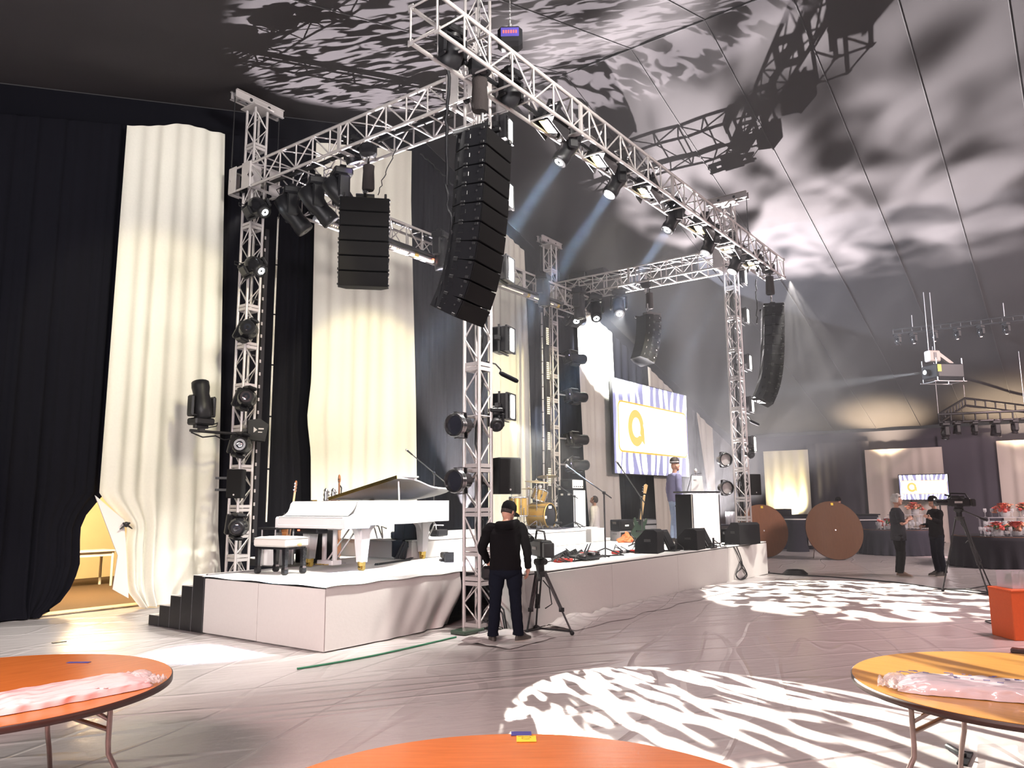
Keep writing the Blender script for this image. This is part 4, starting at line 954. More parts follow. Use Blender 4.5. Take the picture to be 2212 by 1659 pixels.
# bench
t = thing('piano_bench', 'white buttoned piano bench with black legs in front of the piano', 'bench', (-1.36, 2.36, SZ), .06)
b = MB()
def cush(u, v):
    x, y = (u-.5)*.40, (v-.5)*.66; e = min(u, 1-u, v, 1-v)
    z = .47+.025*min(1, e*8) - (.012 if e > .1 else 0)*(0.5+0.5*math.cos(2*PI*u*3))*(0.5+0.5*math.cos(2*PI*v*5))*1.6
    return (x, y, z)
b.grid(cush, 36, 60); b.box((0, 0, .415), (.40, .66, .11), bev=.02); cu = b.part('cushion', 'tufted', t)
for i in range(2):
    for j in range(4): MB().ball(((i-.5)*.14, (j-1.5)*.13, .478), (.012, .012, .006), 6, 4).part('button', 'tufted', cu)
MB().box((0, 0, .345), (.35, .60, .035), bev=.006).part('apron', 'blackgloss', t)
for x in (-.155, .155):
    for y in (-.27, .27):
        b = MB(); b.lathe([(.034, .09), (.045, .34)], Matrix.Translation((x, y, 0)) @ Matrix.Rotation(PI/4, 4, 'Z'), 4, False); b.lathe([(.026, 0), (.046, .02), (.046, .075), (.036, .10)], Matrix.Translation((x, y, 0)) @ Matrix.Rotation(PI/4, 4, 'Z'), 4, False); b.part('leg', 'blackgloss', t)
for s in (-1, 1):
    b = MB(); b.lathe([(.012, 0), (.02, .02), (.026, .05), (.012, .065)], Matrix.Translation((0, s*.33, .39)) @ Matrix.Rotation(-s*PI/2, 4, 'X'), 10); b.part('knob', 'maple', t)
# things behind the piano
def guitar(name, label, p, rot, body='guitar', L=1.0, neck='maple', acoustic=True, flip=1):
    t = thing(name, label, 'guitar', p, rot)
    s = L
    P = [(0, 0), (.12, .01), (.19, .07), (.2, .16), (.165, .25), (.135, .31), (.15, .38), (.15, .44), (.09, .49), (0, .5)]
    if not acoustic: P = [(0, 0), (.10, .01), (.165, .06), (.17, .13), (.14, .21), (.12, .27), (.15, .33), (.155, .42), (.13, .44), (.09, .36), (0, .36)]
    full = [(x*s, y*s) for x, y in P]+[(-x*s*(1 if acoustic else .95), y*s*(1 if acoustic else .97)) for x, y in P[-2:0:-1]]
    Xg = Matrix(((1, 0, 0, 0), (0, 0, 1, 0), (0, 1, 0, 0), (0, 0, 0, 1))); dp = .1 if acoustic else .045
    b = MB(); b.prism(full, -dp/2*s, dp/2*s, Xg); b.part('body', body, t)
    b = MB(); b.box((0, -dp/2*s-.01, (.72 if acoustic else .66)*s), (.05*s, .025, .52*s), bev=.008); b.part('neck', neck, t)
    b = MB(); b.prism([(-.03*s, .95*s), (.03*s, .95*s), (.045*s, 1.13*s), (.0, 1.15*s), (-.04*s, 1.12*s)], -dp/2*s-.02, -dp/2*s, Xg); hd = b.part('headstock', neck if not acoustic else 'guitar', t)
    for k in range(3):
        for q in ((-1, 1) if acoustic else (-1,)): MB().cyl((q*.035*s, -dp/2*s-.01, (.99+.05*k)*s), (q*.07*s, -dp/2*s-.01, (.99+.05*k)*s), .011, n=6).part('tuner', 'chrome', hd)
    b = MB(); b.cyl((0, -dp/2*s-.006, .33*s), (0, -dp/2*s-.002, .33*s), .05*s, n=12); b.box((0, -dp/2*s-.01, .15*s), (.14*s, .014, .03*s)); b.part('bridge', 'black', t)
    b = MB(); b.tube([(.13, -.15, -.16), (0, .02, .06), (-.13, -.15, -.16)], .012, 6); b.tube([(0, .02, .06), (0, .22, -.16)], .012, 6); b.tube([(0, .03, -.05), (0, .06, .62*s)], .012, 6); b.part('stand', 'blackmetal', t)
    return t
p = pd(613, 1150, 12.6); guitar('acoustic_guitar', 'brown acoustic guitar standing left of the piano, only its neck clear of the keyboard table', (p.x, p.y, SZ+.17), (math.radians(4), math.radians(7), math.radians(40)))
t = thing('keyboard_stand', 'small black side table with a tablet and boxes left of the piano', 'table', pd(598, 1215, 12.2)*1, 0.2); t.location.z = SZ
MB().box((0, 0, .56), (.5, .36, .03), bev=.006).part('tabletop', 'black', t)
for x in (-.2, .2):
    for y in (-.13, .13): rod(t, 'leg', (x, y, 0), (x, y, .55), .014, 'steel')
MB().box((-.05, -.05, .45), (.12, .06, .1), bev=.01).part('hanging_box', 'steel', t)
t = thing('white_case', 'low white equipment case behind the piano bench', 'case', pd(600, 1228, 12.3), .3); t.location.z = SZ
MB().box((0, 0, .12), (.42, .3, .24), bev=.01).part('case', 'whitepaint', t); MB().tube([(-.12, 0, .24), (-.1, 0, .31), (.1, 0, .31), (.12, 0, .24)], .012, 6).part('handle', 'chrome', t)
t = thing('keyboard_amplifier', 'dark grey amplifier standing behind the piano legs', 'amplifier', (.35, 3.75, SZ), .5)
MB().box((0, 0, .3), (.66, .36, .6), bev=.015).part('cabinet', 'cab', t); MB().box((0, -.185, .28), (.58, .012, .46), bev=.004).part('grille', 'grille', t)
# double bass / cello necks rising behind the piano
def fiddle(label, p, h, lean):
    t = thing('upright_bass', label, 'string instrument', p, lean)
    Xg = Matrix(((1, 0, 0, 0), (0, 0, 1, 0), (0, 1, 0, 0), (0, 0, 0, 1))); P = [(0, 0), (.16, .02), (.2, .12), (.17, .24), (.12, .32), (.15, .42), (.14, .52), (.05, .6), (0, .62)]
    b = MB(); b.prism(P+[(-x, y) for x, y in P[-2:0:-1]], -.07, .07, Xg); b.part('body', 'guitar', t)
    b = MB(); b.box((0, -.05, .62+(h-.62)/2), (.04, .03, h-.62), bev=.008); nk = b.part('neck', 'guitar', t)
    b = MB(); b.lathe([(.02, h), (.028, h+.05), (.02, h+.12), (.0, h+.15)], Matrix.Translation((0, -.05, 0)), 8); b.part('scroll', 'guitar', nk)
    for k in range(2):
        b = MB(); b.cyl((-.08, -.05, h+.01+.05*k), (.08, -.05, h+.01+.05*k), .009, n=6); b.part('peg', 'black', nk)
    b = MB(); b.tube([(.02, -.06, .96*h), (-.06, -.1, .93*h), (-.1, -.1, .86*h)], .012, 6); b.part('clip_light', 'black', t)
p = pd(727, 1100, 13.9); fiddle('brown string instrument whose scroll rises behind the open piano lid', (p.x, p.y, SZ), 1.3, (0, math.radians(-4), .7))
for i, (u, lab) in enumerate(((703, 'left'), (719, 'right'))):
    p = pd(u, 1100, 13.5); t = thing('chrome_trumpet', '%s of two upright silver instruments behind the piano keyboard' % lab, 'instrument', (p.x, p.y, SZ), 0, 'silver instruments on stands behind the piano')
    rod(t, 'stand', (0, 0, 0), (0, 0, .7), .015, 'blackmetal')
    for q in range(3): rod(t, 'foot', (0, 0, .05), (.18*math.cos(q*2.1), .18*math.sin(q*2.1), 0), .012, 'blackmetal')
    b = MB(); b.lathe([(.03, .7), (.035, .8), (.03, .96), (.045, 1.0), (.03, 1.04), (.045, 1.08), (.03, 1.12), (.04, 1.16), (0, 1.2)], n=10); b.part('tuning_head', 'chrome', t)
    for k in range(4): MB().ball((.055, 0, .96+.055*k), .022, 8, 6).part('peg', 'chrome', t)
# black monitor with cloth skirt right of the piano legs
t = thing('monitor_speaker', 'tall speaker on a black draped box under the piano tail', 'speaker', (1.75, 2.93, SZ), -.25)
MB().box((0, 0, .16), (.58, .40, .32), bev=.03).part('draped_box', 'drape_black', t)
MB().box((-.06, 0, .46), (.36, .30, .28), bev=.012).part('cabinet', 'cab', t); MB().box((.16, -.04, .45), (.18, .26, .25), bev=.012).part('white_panel', 'whitepaint', t)
MB().box((-.06, -.155, .46), (.30, .012, .24)).part('grille', 'grille', t)
b = MB(); r = random.Random(4)
for k in range(7): b.tube([(1.2+.04*k, 2.75, SZ+.02), (1.35+.02*k, 2.72, SZ+.25+.05*r.random()), (1.5, 2.74, SZ+.2+.08*r.random()), (1.62, 2.72, SZ+.03), (1.3-.2*r.random(), 2.55-.1*r.random(), SZ+.012), (0.6-.4*r.random(), 2.4-.2*r.random(), SZ+.012)], .011, 5)
single('cable_coil', b, 'black', 'looped black cables on the carpet beside the draped box under the piano', 'cables')
# electronics heap on the platform behind the piano
t = thing('keyboard_rig', 'heap of chrome and black percussion hardware on the platform behind the piano', 'percussion', (2.3, 3.4, RZ)); r = random.Random(21)
for k in range(8):
    a = r.uniform(0, 6.28); x, y = r.uniform(-.7, .7), r.uniform(-.25, .25)
    MB().tube([(x, y, .01), (x+.1*math.cos(a), y+.1*math.sin(a), .22), (x+.25*math.cos(a+1), y+.2*math.sin(a), .34*r.random()+.1)], .014, 6).part('stand_tube', 'chrome' if k % 2 else 'blackmetal', t)
for k in range(4): MB().box((r.uniform(-.8, .8), r.uniform(-.2, .2), .07), (.3, .22, .12), bev=.02).part('unit', 'black', t)
# ---------------------------------------------------------------- microphones
def boom_mic(label, p, h, yaw, blen, rise, back=.25, grp='boom microphone stands'):
    t = thing('microphone_stand', label, 'microphone stand', p, yaw, grp)
    for k in range(3):
        a = k*2*PI/3+.4; rod(t, 'leg', (0, 0, .14), (.34*math.cos(a), .34*math.sin(a), .015), .013, 'blackmetal')
    rod(t, 'pole', (0, 0, .08), (0, 0, h), .014, 'blackmetal'); MB().ball((0, 0, h), .032, 8, 6).part('clutch', 'black', t)
    d = V((-math.cos(rise), 0, math.sin(rise)))
    rod(t, 'boom', d*-back+V((0, 0, h)), d*blen+V((0, 0, h)), .011, 'blackmetal')
    e = d*blen+V((0, 0, h)); MB().cyl(e, e+d*.15, .016, .02, 8).part('microphone', 'black', t)
    b = MB(); b.ball(e+d*.17, .028, 8, 6); b.part('microphone_grille', 'steel', t)
    return t
MY = math.radians(90-0)
# yaw 0: boom runs towards -x.  picture left is roughly (-RT0)
LEFTYAW = math.atan2(-RT0.y, -RT0.x)-PI
def at(u, d, z): p = pd(u, 1000, d); return (p.x, p.y, z)
boom_mic('boom microphone stand alone at the middle of the stage front', at(1303, 13.6, SZ), 1.08, LEFTYAW, .62, math.radians(36), .16)
boom_mic('boom microphone stand beside the upright guitar, its arm reaching up to the screen', at(1383, 16.2, SZ), 1.0, LEFTYAW, .72, math.radians(57), .12)
boom_mic('boom microphone standing behind the piano tail against the black drape', at(938, 16.5, SZ), 1.55, LEFTYAW, .6, math.radians(40), .4)
boom_mic('microphone on a boom in front of the bass amplifier', at(1240, 19.0, RZ), .75, LEFTYAW+.4, .35, math.radians(30), .1)
boom_mic('overhead microphone boom above the gold drums', at(1204, 19.4, RZ), 1.45, LEFTYAW, -.5, math.radians(-38), .2)
b = MB(); b.lathe([(0, 0), (.25, 0), (.26, .03), (.05, .08), (.03, .5)], n=16)
# ---------------------------------------------------------------- drums
def drums():
    D = 18.6
    c = V(at(1168, D, RZ)); yaw = math.radians(5)           # front of the kit looks a little right of the camera
    t = thing('drum_kit', 'gold sparkle drum kit with bronze cymbals on the white platform', 'drum kit', c, yaw)
    def drum(name, p, r, dp, R, mh='drape_cream', front=None):
        X = Matrix.Translation(p) @ R
        s = MB().lathe([(r, -dp/2), (r, dp/2)], X, 24).part(name, 'gold', t)
        MB().lathe([(0, dp/2+.002), (r*.99, dp/2+.002)], X, 24).part('head', front or mh, s)
        for z in (-dp/2, dp/2):
            b = MB(); b.lathe([(r*1.0, z-.018), (r*1.035, z-.018), (r*1.035, z+.018), (r*.97, z+.018)], X, 24, caps=False); b.part('hoop', 'gold' if front else 'chrome', s)
        for k in range(8):
            a = k*PI/4; b = MB(); b.cyl((r*1.05*math.cos(a), r*1.05*math.sin(a), -dp/2), (r*1.05*math.cos(a), r*1.05*math.sin(a), dp/2), .009, n=6, X=X); b.box((r*1.03*math.cos(a), r*1.03*math.sin(a), 0), (.03, .03, .06), X); b.part('lug', 'chrome', s)
        return s
    RXm = Matrix.Rotation(PI/2, 4, 'X')
    bd = drum('bass_drum', (0, 0, .30), .29, .46, RXm, front='blackgloss')
    # labels on the front head
    MB().box((.0, -.236, .50), (.14, .006, .06)).part('label', 'whitepaint', bd); MB().box((-.22, -.236, .27), (.10, .006, .06)).part('label', 'whitepaint', bd)
    for s in (-1, 1): MB().tube([(s*.28, -.1, .2), (s*.42, -.28, .01)], .014, 6).part('spur', 'chrome', bd)
    drum('rack_tom', (.02, .05, .80), .175, .27, Matrix.Rotation(.35, 4, 'X') @ Matrix.Rotation(.1, 4, 'Y'))
    drum('floor_tom', (-.62, .25, .52), .22, .42, Matrix())
    for k in range(3):
        a = k*2.1; rod(t, 'tom_leg', (-.62+.24*math.cos(a), .25+.24*math.sin(a), .0), (-.62+.24*math.cos(a), .25+.24*math.sin(a), .5), .012, 'chrome')
    drum('snare_drum', (-.18, .55, .62), .18, .14, Matrix())
    rod(t, 'snare_stand', (-.18, .55, 0), (-.18, .55, .55), .015, 'chrome')
    def cym(x, y, z, r, tx, ty, m='cymbal'):
        X = Matrix.Translation((x, y, z)) @ Matrix.Rotation(tx, 4, 'X') @ Matrix.Rotation(ty, 4, 'Y')
        rod(t, 'cymbal_stand', (x, y, 0), (x, y, z+.06), .013, 'chrome')
        for k in range(3): rod(t, 'stand_leg', (x, y, .2), (x+.28*math.cos(k*2.1), y+.28*math.sin(k*2.1), .01), .011, 'chrome')
        b = MB(); b.lathe([(.0, .035), (.03, .033), (.05, .012), (r*.6, .004), (r, -.012), (r, -.015), (.05, .006), (0, .01)], X, 24); b.part('cymbal', m, t)
    cym(-.25, -.02, 1.10, .28, .12, -.06); cym(.5, .1, 1.24, .25, -.1, .1); cym(-.66, .42, 1.2, .23, .08, .05); cym(.62, .7, .95, .19, .0, .04)
    MB().ball((-.33, -.16, .98), .045, 10, 8).part('microphone', 'whitepaint', t)
    r = random.Random(5)
    for k in range(9):
        x, y = r.uniform(-.7, .4), r.uniform(-.25, .35); MB().box((x, y, .05), (.12, .16, .05+.05*r.random()), bev=.012).part('pedal_part', 'chrome' if k % 3 else 'black', t)
    MB().box((.05, -.42, .14), (.07, .2, .05), bev=.02).part('kick_microphone', 'black', t)
drums()
b = MB(); b.box((0, 0, .004), (2.0, 1.5, .008)); q = b.part('drum_rug', 'drape_grey'); q.location = V(at(1166, 19.0, RZ)); q.rotation_euler = (0, 0, .3); tag(q, 'dark rug under the gold drums', 'rug')
# bass amplifier stack
p = at(1234, 19.6, RZ)
t = thing('amplifier_cabinet', 'tall bass cabinet with a white lit front, right of the drums', 'amplifier', p, math.radians(-2)+LEFTYAW*0)
ya = math.radians(2); t.rotation_euler = (0, 0, ya)
MB().box((0, 0, .46), (.62, .42, .92), bev=.012).part('cabinet', 'cab', t); MB().box((0, -.215, .46), (.58, .014, .88), bev=.004).part('grille', 'whitepaint', t)
for s in (-1, 1): MB().box((-.312, s*.1, .8), (.012, .08, .05), bev=.004).part('handle', 'chrome', t)
t = thing('stacked_amplifier', 'grey amplifier head on top of the tall bass cabinet', 'amplifier', (p[0], p[1], RZ+.935), ya)
MB().box((0, 0, .12), (.56, .34, .24), bev=.012).part('case', 'cab', t); MB().box((0, -.175, .12), (.52, .012, .20), bev=.004).part('front_panel', 'whitepaint', t); MB().box((-.283, 0, .12), (.012, .14, .12), bev=.004).part('vent', 'black', t)
for k in range(5): MB().cyl((-.2+k*.1, -.18, .06), (-.2+k*.1, -.2, .06), .016, n=8).part('knob', 'black', t)
# ---------------------------------------------------------------- right half of the stage
def wedge(label, u, d, Wd, yaw, H=.40, lit=False):
    p = at(u, d, SZ); t = thing('wedge_monitor', label, 'speaker', p, yaw, 'floor monitors along the stage front')
    P = [(-.2, 0), (.22, 0), (.2, H*.55), (.02, H), (-.14, H), (-.2, H*.9)]     # sloping grille faces +y (the performer)
    X = Matrix(((0, 0, 1, 0), (1, 0, 0, 0), (0, 1, 0, 0), (0, 0, 0, 1)))
    b = MB(); b.prism(P, -Wd/2, Wd/2, X); b.part('cabinet', 'cab', t)
    b = MB(); b.add([(-Wd/2+.03, .225, H*.5), (Wd/2-.03, .225, H*.5), (Wd/2-.03, .035, H*.99), (-Wd/2+.03, .035, H*.99), (-Wd/2+.03, .21, H*.48), (Wd/2-.03, .21, H*.48), (Wd/2-.03, .02, H*.97), (-Wd/2+.03, .02, H*.97)], [(0, 1, 2, 3), (4, 7, 6, 5), (0, 4, 5, 1), (2, 6, 7, 3)]); b.part('grille', 'grille', t)
    for s in (-1, 1): MB().box((s*(Wd/2+.004), -.02, H*.55), (.01, .12, .05), bev=.004).part('handle', 'black', t)
    return t
def conf(label, u, d, yaw):
    p = at(u, d, SZ); t = thing('confidence_monitor', label, 'monitor', p, yaw, 'small screens on the stage floor')
    X = Matrix.Rotation(-.45, 4, 'X')
    MB().box((0, 0, .23), (.36, .05, .40), X, bev=.012).part('screen', 'blackgloss', t); MB().box((0, -.028, .23), (.28, .01, .30), X, bev=.004).part('rear_panel', 'cab', t)
    b = MB(); b.box((0, .02, .012), (.3, .22, .024), bev=.006); b.tube([(0, -.06, .02), (0, -.06, .2)], .02, 6); b.part('foot', 'blackmetal', t)
    b = MB(); b.tube([(.02, -.06, .16), (.12, -.16, .06), (.2, -.14, .012), (.34, -.22, .012)], .009, 5); b.part('cable', 'black', t)
wedge('leftmost big floor monitor, beside the upright guitar', 1398, 14.5, .60, .25, .42)
conf('small screen tilted between the two left floor monitors', 1447, 14.9, .1)
wedge('floor monitor between the two small screens', 1486, 15.4, .52, .1, .40)
conf('small screen tilted in front of the lectern', 1527, 15.8, .1)
wedge('floor monitor at the right end of the stage', 1596, 17.2, .66, -.35, .46)
# lectern
p = at(1504, 17.3, SZ); t = thing('lectern', 'lectern with a bright white front panel and dark sides', 'lectern', p, math.radians(-20))
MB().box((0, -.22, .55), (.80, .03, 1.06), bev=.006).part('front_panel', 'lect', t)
for s in (-1, 1): MB().box((s*.41, .02, .54), (.025, .50, 1.06), bev=.006).part('side_panel', 'cab', t)
for s in (-1, 1): MB().box((s*.415, -.225, .52), (.035, .035, 1.1), bev=.006).part('corner_post', 'chrome', t)
MB().box((0, .02, 1.12), (.96, .5, .035), Matrix.Translation((0, 0, 0)) @ Matrix.Rotation(0, 4, 'X'), bev=.008).part('top', 'blackgloss', t)
MB().box((-.1, .2, .82), (.52, .30, .03), bev=.006).part('shelf', 'blackgloss', t); MB().box((0, -.05, .02), (.82, .36, .04), bev=.006).part('plinth', 'blackgloss', t)
b = MB(); b.tube([(-.2, .12, 1.13), (-.2, -.04, 1.5), (-.12, -.05, 1.52), (.1, -.05, 1.53)], .008, 6); b.part('gooseneck_microphone', 'blackmetal', t)
tp = thing('paper_sign', 'white board standing on the lectern top with a small print', 'board', (p[0]+.04, p[1]+.02, SZ+1.14), math.radians(-30))
MB().prism([(-.17, 0), (.17, 0), (.14, .34), (-.14, .34)], -.008, .008, Matrix(((1, 0, 0, 0), (0, 0, 1, 0), (0, 1, 0, 0), (0, 0, 0, 1)))).part('board', 'whitepaint', tp); MB().box((-.06, -.011, .25), (.08, .004, .015)).part('printed_mark', 'steel', tp)
tq = thing('lectern_microphone', 'white ball microphone above the lectern board', 'microphone', (p[0]+.18, p[1]+.1, SZ+1.14)); rod(tq, 'stem', (0, 0, 0), (0, 0, .42), .008, 'steel'); MB().ball((0, 0, .46), (.035, .035, .05), 8, 6).part('head', 'whitepaint', tq)
# upright guitar, orange bag, racks
p = at(1372, 16.6, SZ+.16); guitar('electric_guitar', 'green electric guitar on a stand behind the leftmost floor monitor', p, (math.radians(6), math.radians(8), math.radians(-35)), 'green', 1.0, 'maple', False)
p = at(1346, 18.2, SZ); b = MB(); r = random.Random(3)
def bag(u, v):
    a = 2*PI*u; rr = .20*(max(0, math.cos(PI/2*v))**.35)*(1+.55*noise.noise((math.cos(a)*2.2, math.sin(a)*2.2, v*3))); return (rr*1.15*math.cos(a), rr*.8*math.sin(a), .15*v*(1+.6*noise.noise((math.cos(a)*1.6, math.sin(a)*1.6, 5)))*(1+.5*math.cos(a)))
b.grid(bag, 24, 12); o = b.part('orange_bag', 'orange'); o.location = p; tag(o, 'crumpled orange bag on the stage in front of the amplifiers', 'bag')
def rack(name, label, u, d, Wd, Dp, Hh, yaw, parts):
    t = thing(name, label, 'amplifier' if 'amp' in name else 'rack', at(u, d, SZ), yaw)
    MB().box((0, 0, Hh/2), (Wd, Dp, Hh), bev=.015).part('case', parts[0], t)
    for k in range(parts[1]): MB().box((0, -Dp/2-.006, Hh*(k+.5)/parts[1]), (Wd*.88, .014, Hh*.7/parts[1]), bev=.004).part('panel', parts[2], t)
    for s in (-1, 1): MB().box((s*(Wd/2+.004), 0, Hh*.7), (.012, .12, .05), bev=.004).part('handle', 'chrome', t)
    return t
rack('guitar_amplifier', 'black amplifier head with a white badge behind the orange bag', 1340, 19.0, .55, .3, .26, -.2, ('cab', 1, 'grille'))
t = bpy.data.objects['guitar_amplifier']; t.location.z = SZ+.24; MB().box((-.02, -.165, .12), (.14, .012, .04), bev=.004).part('badge', 'whitepaint', t)
rack('speaker_rack', 'grey cabinet under the black amplifier head behind the orange bag', 1340, 19.01, .55, .32, .235, -.2, ('steel', 1, 'grille'))
rack('silver_case', 'silver edged equipment case behind the upright guitar', 1405, 17.4, .62, .4, .22, -.2, ('steel', 2, 'chrome'))
rack('mixer_rack', 'open rack of black units behind the upright guitar', 1388, 19.2, .5, .35, .5, -.3, ('black', 4, 'steel'))
rack('low_box', 'low black box on the stage behind the lectern', 1566, 17.9, .25, .25, .3, -.2, ('cab', 1, 'grille'))
# pedals and cables at the stage edge
r = random.Random(31)
t = thing('pedalboard', 'pedalboard crowded with effect pedals and cables at the stage edge', 'pedalboard', at(1262, 12.9, SZ), math.radians(8))
b = MB(); b.box((0, 0, .05), (.78, .30, .03), Matrix.Rotation(.12, 4, 'X'), bev=.008); b.part('board', 'black', t)
for k in range(8): MB().cyl((-.5+.13*k, .3+.1*(k%3), .0), (-.44+.13*k, .26, .09+.02*(k%3)), .05, .035, 8).part('cable_bundle', 'black', t)
for k in range(9): MB().box((-.34+.085*k, r.uniform(-.06, .06), .10), (.06, .11, .045), Matrix.Rotation(.12, 4, 'X'), bev=.008).part('pedal', ['steel', 'black', 'red', 'chrome', 'black'][k % 5], t)
for k in range(6):
    b = MB(); x = r.uniform(-.5, .4); b.tube([(x, -.05, .09), (x+.1, -.2*r.random(), .22*r.random()+.04), (x+.25, .1, .03), (x+.45, -.1+.2*r.random(), .012)], .01, 5); b.part('cable', 'black', t)
for i, (u, d, lab) in enumerate([(1222, 12.6, 'red and black effect pedals left of the pedalboard'), (1335, 14.3, 'small pedals and cables right of the middle microphone'), (1212, 12.3, 'black volume pedal at the left of the pedals')]):
    t = thing('effect_pedals' if i < 2 else 'volume_pedal', lab, 'pedals', at(u, d, SZ), r.uniform(-.4, .4))
    for k in range((4, 5, 1)[i]): MB().box((-.2+.13*k if i < 2 else 0, r.uniform(-.06, .06), .03), (.09 if i < 2 else .2, .13, .055), bev=.012).part('pedal', ['red', 'black', 'steel', 'black', 'red'][k], t)
    for k in range(4):
        b = MB(); x = r.uniform(-.3, .3); b.tube([(x, -.02, .03), (x+.15, .1*r.random(), .05+.12*r.random()), (x+.3, -.05, .012), (x+.6, .1*r.random(), .012)], .009, 5); b.part('cable', 'black', t)
b = MB()
for k in range(16):
    u = r.uniform(1205, 1600); d = 12.3+(u-1205)/395*4.9; c = V(at(u, d, SZ+.012)); b.tube([c+V((r.uniform(-.5, .5), r.uniform(-.15, .25), 0)), c+V((r.uniform(-.2, .2), r.uniform(-.1, .15), .01)), c+V((r.uniform(-.1, .3), r.uniform(-.1, .15), .0)), c+V((r.uniform(.1, .6), r.uniform(-.2, .2), 0))], .011, 5)
single('floor_cables', b, 'black', 'tangle of black cables lying along the front edge of the stage', 'cables')
# low par lying at the left wing front
p = gz(968, 1212, SZ); t = thing('floor_light', 'black floor light lying on the carpet left of the near tower', 'light', (p.x-.05, p.y-.0, SZ), .9)
MB().box((0, 0, .09), (.34, .14, .1), bev=.02).part('body', 'black', t); b = MB(); b.prism([(-.17, .0), (-.3, .16), (-.3, .0)], -.07, .07, Matrix(((1, 0, 0, 0), (0, 0, 1, 0), (0, 1, 0, 0), (0, 0, 0, 1)))); b.part('barn_door', 'black', t); MB().box((0, 0, .02), (.2, .2, .04), bev=.008).part('base', 'blackmetal', t)
# stage screen on the back wall
def screen(name, label, X, Wd, Ht, front_label=None):
    """local x right, z up, faces -y"""
    t = thing(name, label, 'screen', (0, 0, 0)); t.matrix_world = X
    MB().box((0, .06, Ht/2), (Wd+.06, .1, Ht+.06), bev=.01).part('frame', 'blackmetal', t)
    MB().box((0, 0, Ht/2), (Wd, .02, Ht)).part('display', 'scr_lilac', t)
    r = random.Random(2); Xs = Matrix(((1, 0, 0, 0), (0, 0, 1, 0), (0, 1, 0, 0), (0, 0, 0, 1)))
    b = MB(); n = 12; k = Wd/6.1
    for i in range(n):                       # white zebra stripes swaying up and down the picture
        x0 = -Wd/2+Wd*(i+.5)/n; wd = Wd/n*r.uniform(.46, .62)/2; ph = r.uniform(0, 6.28); am = .17*k*r.uniform(.3, 1.2); fq = r.uniform(1.2, 2.4)
        L_, R_ = [], []
        for j in range(25):
            z = Ht*j/24; c = x0+am*math.sin(fq*z/k+ph); ww = wd*(1+.35*math.sin(2.2*z/k+ph*2))
            if j in (0, 24): ww *= .6
            L_.append((max(-Wd/2, c-ww), z)); R_.append((min(Wd/2, c+ww), z))
        b = MB()
        for j in range(24): b.add([(L_[j][0], -.014, L_[j][1]), (R_[j][0], -.014, R_[j][1]), (R_[j+1][0], -.014, R_[j+1][1]), (L_[j+1][0], -.014, L_[j+1][1])], [(0, 1, 2, 3)])
        b.part('stripe', 'scr_white', t)
    def rr(x0, x1, z0, z1, rad):
        P = []
        for cx, cz, a0 in ((x1-rad, z0+rad, -PI/2), (x1-rad, z1-rad, 0), (x0+rad, z1-rad, PI/2), (x0+rad, z0+rad, PI)): P += [(cx+rad*math.cos(a0+PI/2*q/5), cz+rad*math.sin(a0+PI/2*q/5)) for q in range(6)]
        return P
    m = Wd*.045
    MB().prism(rr(-Wd/2+m, Wd/2-m*.4, Ht*.225, Ht*.775, .25*k), -.022, -.016, Xs).part('orange_border', 'scr_orange', t)
    MB().prism(rr(-Wd/2+m+.05*k, Wd/2-m*.4-.05*k, Ht*.225+.06*k, Ht*.775-.06*k, .22*k), -.028, -.023, Xs).part('white_card', 'scr_white', t)
    cx, cz = -Wd*.24, Ht*.5; ro, ri = .66*k, .36*k
    P = [(cx+ro*math.cos(a)*.95, cz+ro*math.sin(a)) for a in [PI*2*q/40 for q in range(35)]]; P = [p_ for p_ in P]
    out = []
    for q in range(41):
        a = -PI*.28+2*PI*.87*q/40; out.append((cx+ro*.92*math.cos(a), cz+ro*math.sin(a)))
    out.append((cx+ro*1.0, cz-ro*.78)); 
    MB().prism([(cx+ro*.80, cz+ro*.25)]+[(cx+ro*.92*math.cos(a), cz+ro*math.sin(a)) for a in [.25+ (2*PI-.25-.75)*q/40 for q in range(41)]]+[(cx+ro*.96, cz-ro*.88), (cx+ro*.92, cz-.0)], -.034, -.029, Xs).part('letter_mark', 'scr_peach', t)
    MB().prism([(cx+ri*.86*math.cos(a), cz+.02*k+ri*math.sin(a)) for a in [-.55+(2*PI-.35)*q/30 for q in range(31)]]+[(cx+ri*.95, cz-ri*.75)], -.040, -.035, Xs).part('letter_counter', 'scr_white', t)
    return t
xl, xr, z0, z1 = py(1326, 920, 5.85).x, py(1485, 945, 5.85).x, py(1332, 1022, 5.85).z, py(1322, 815, 5.85).z
screen('led_screen', 'big screen behind the lectern with a letter mark on white stripes', Matrix.Translation(((xl+xr)/2, 5.85, z0)), xr-xl, z1-z0)
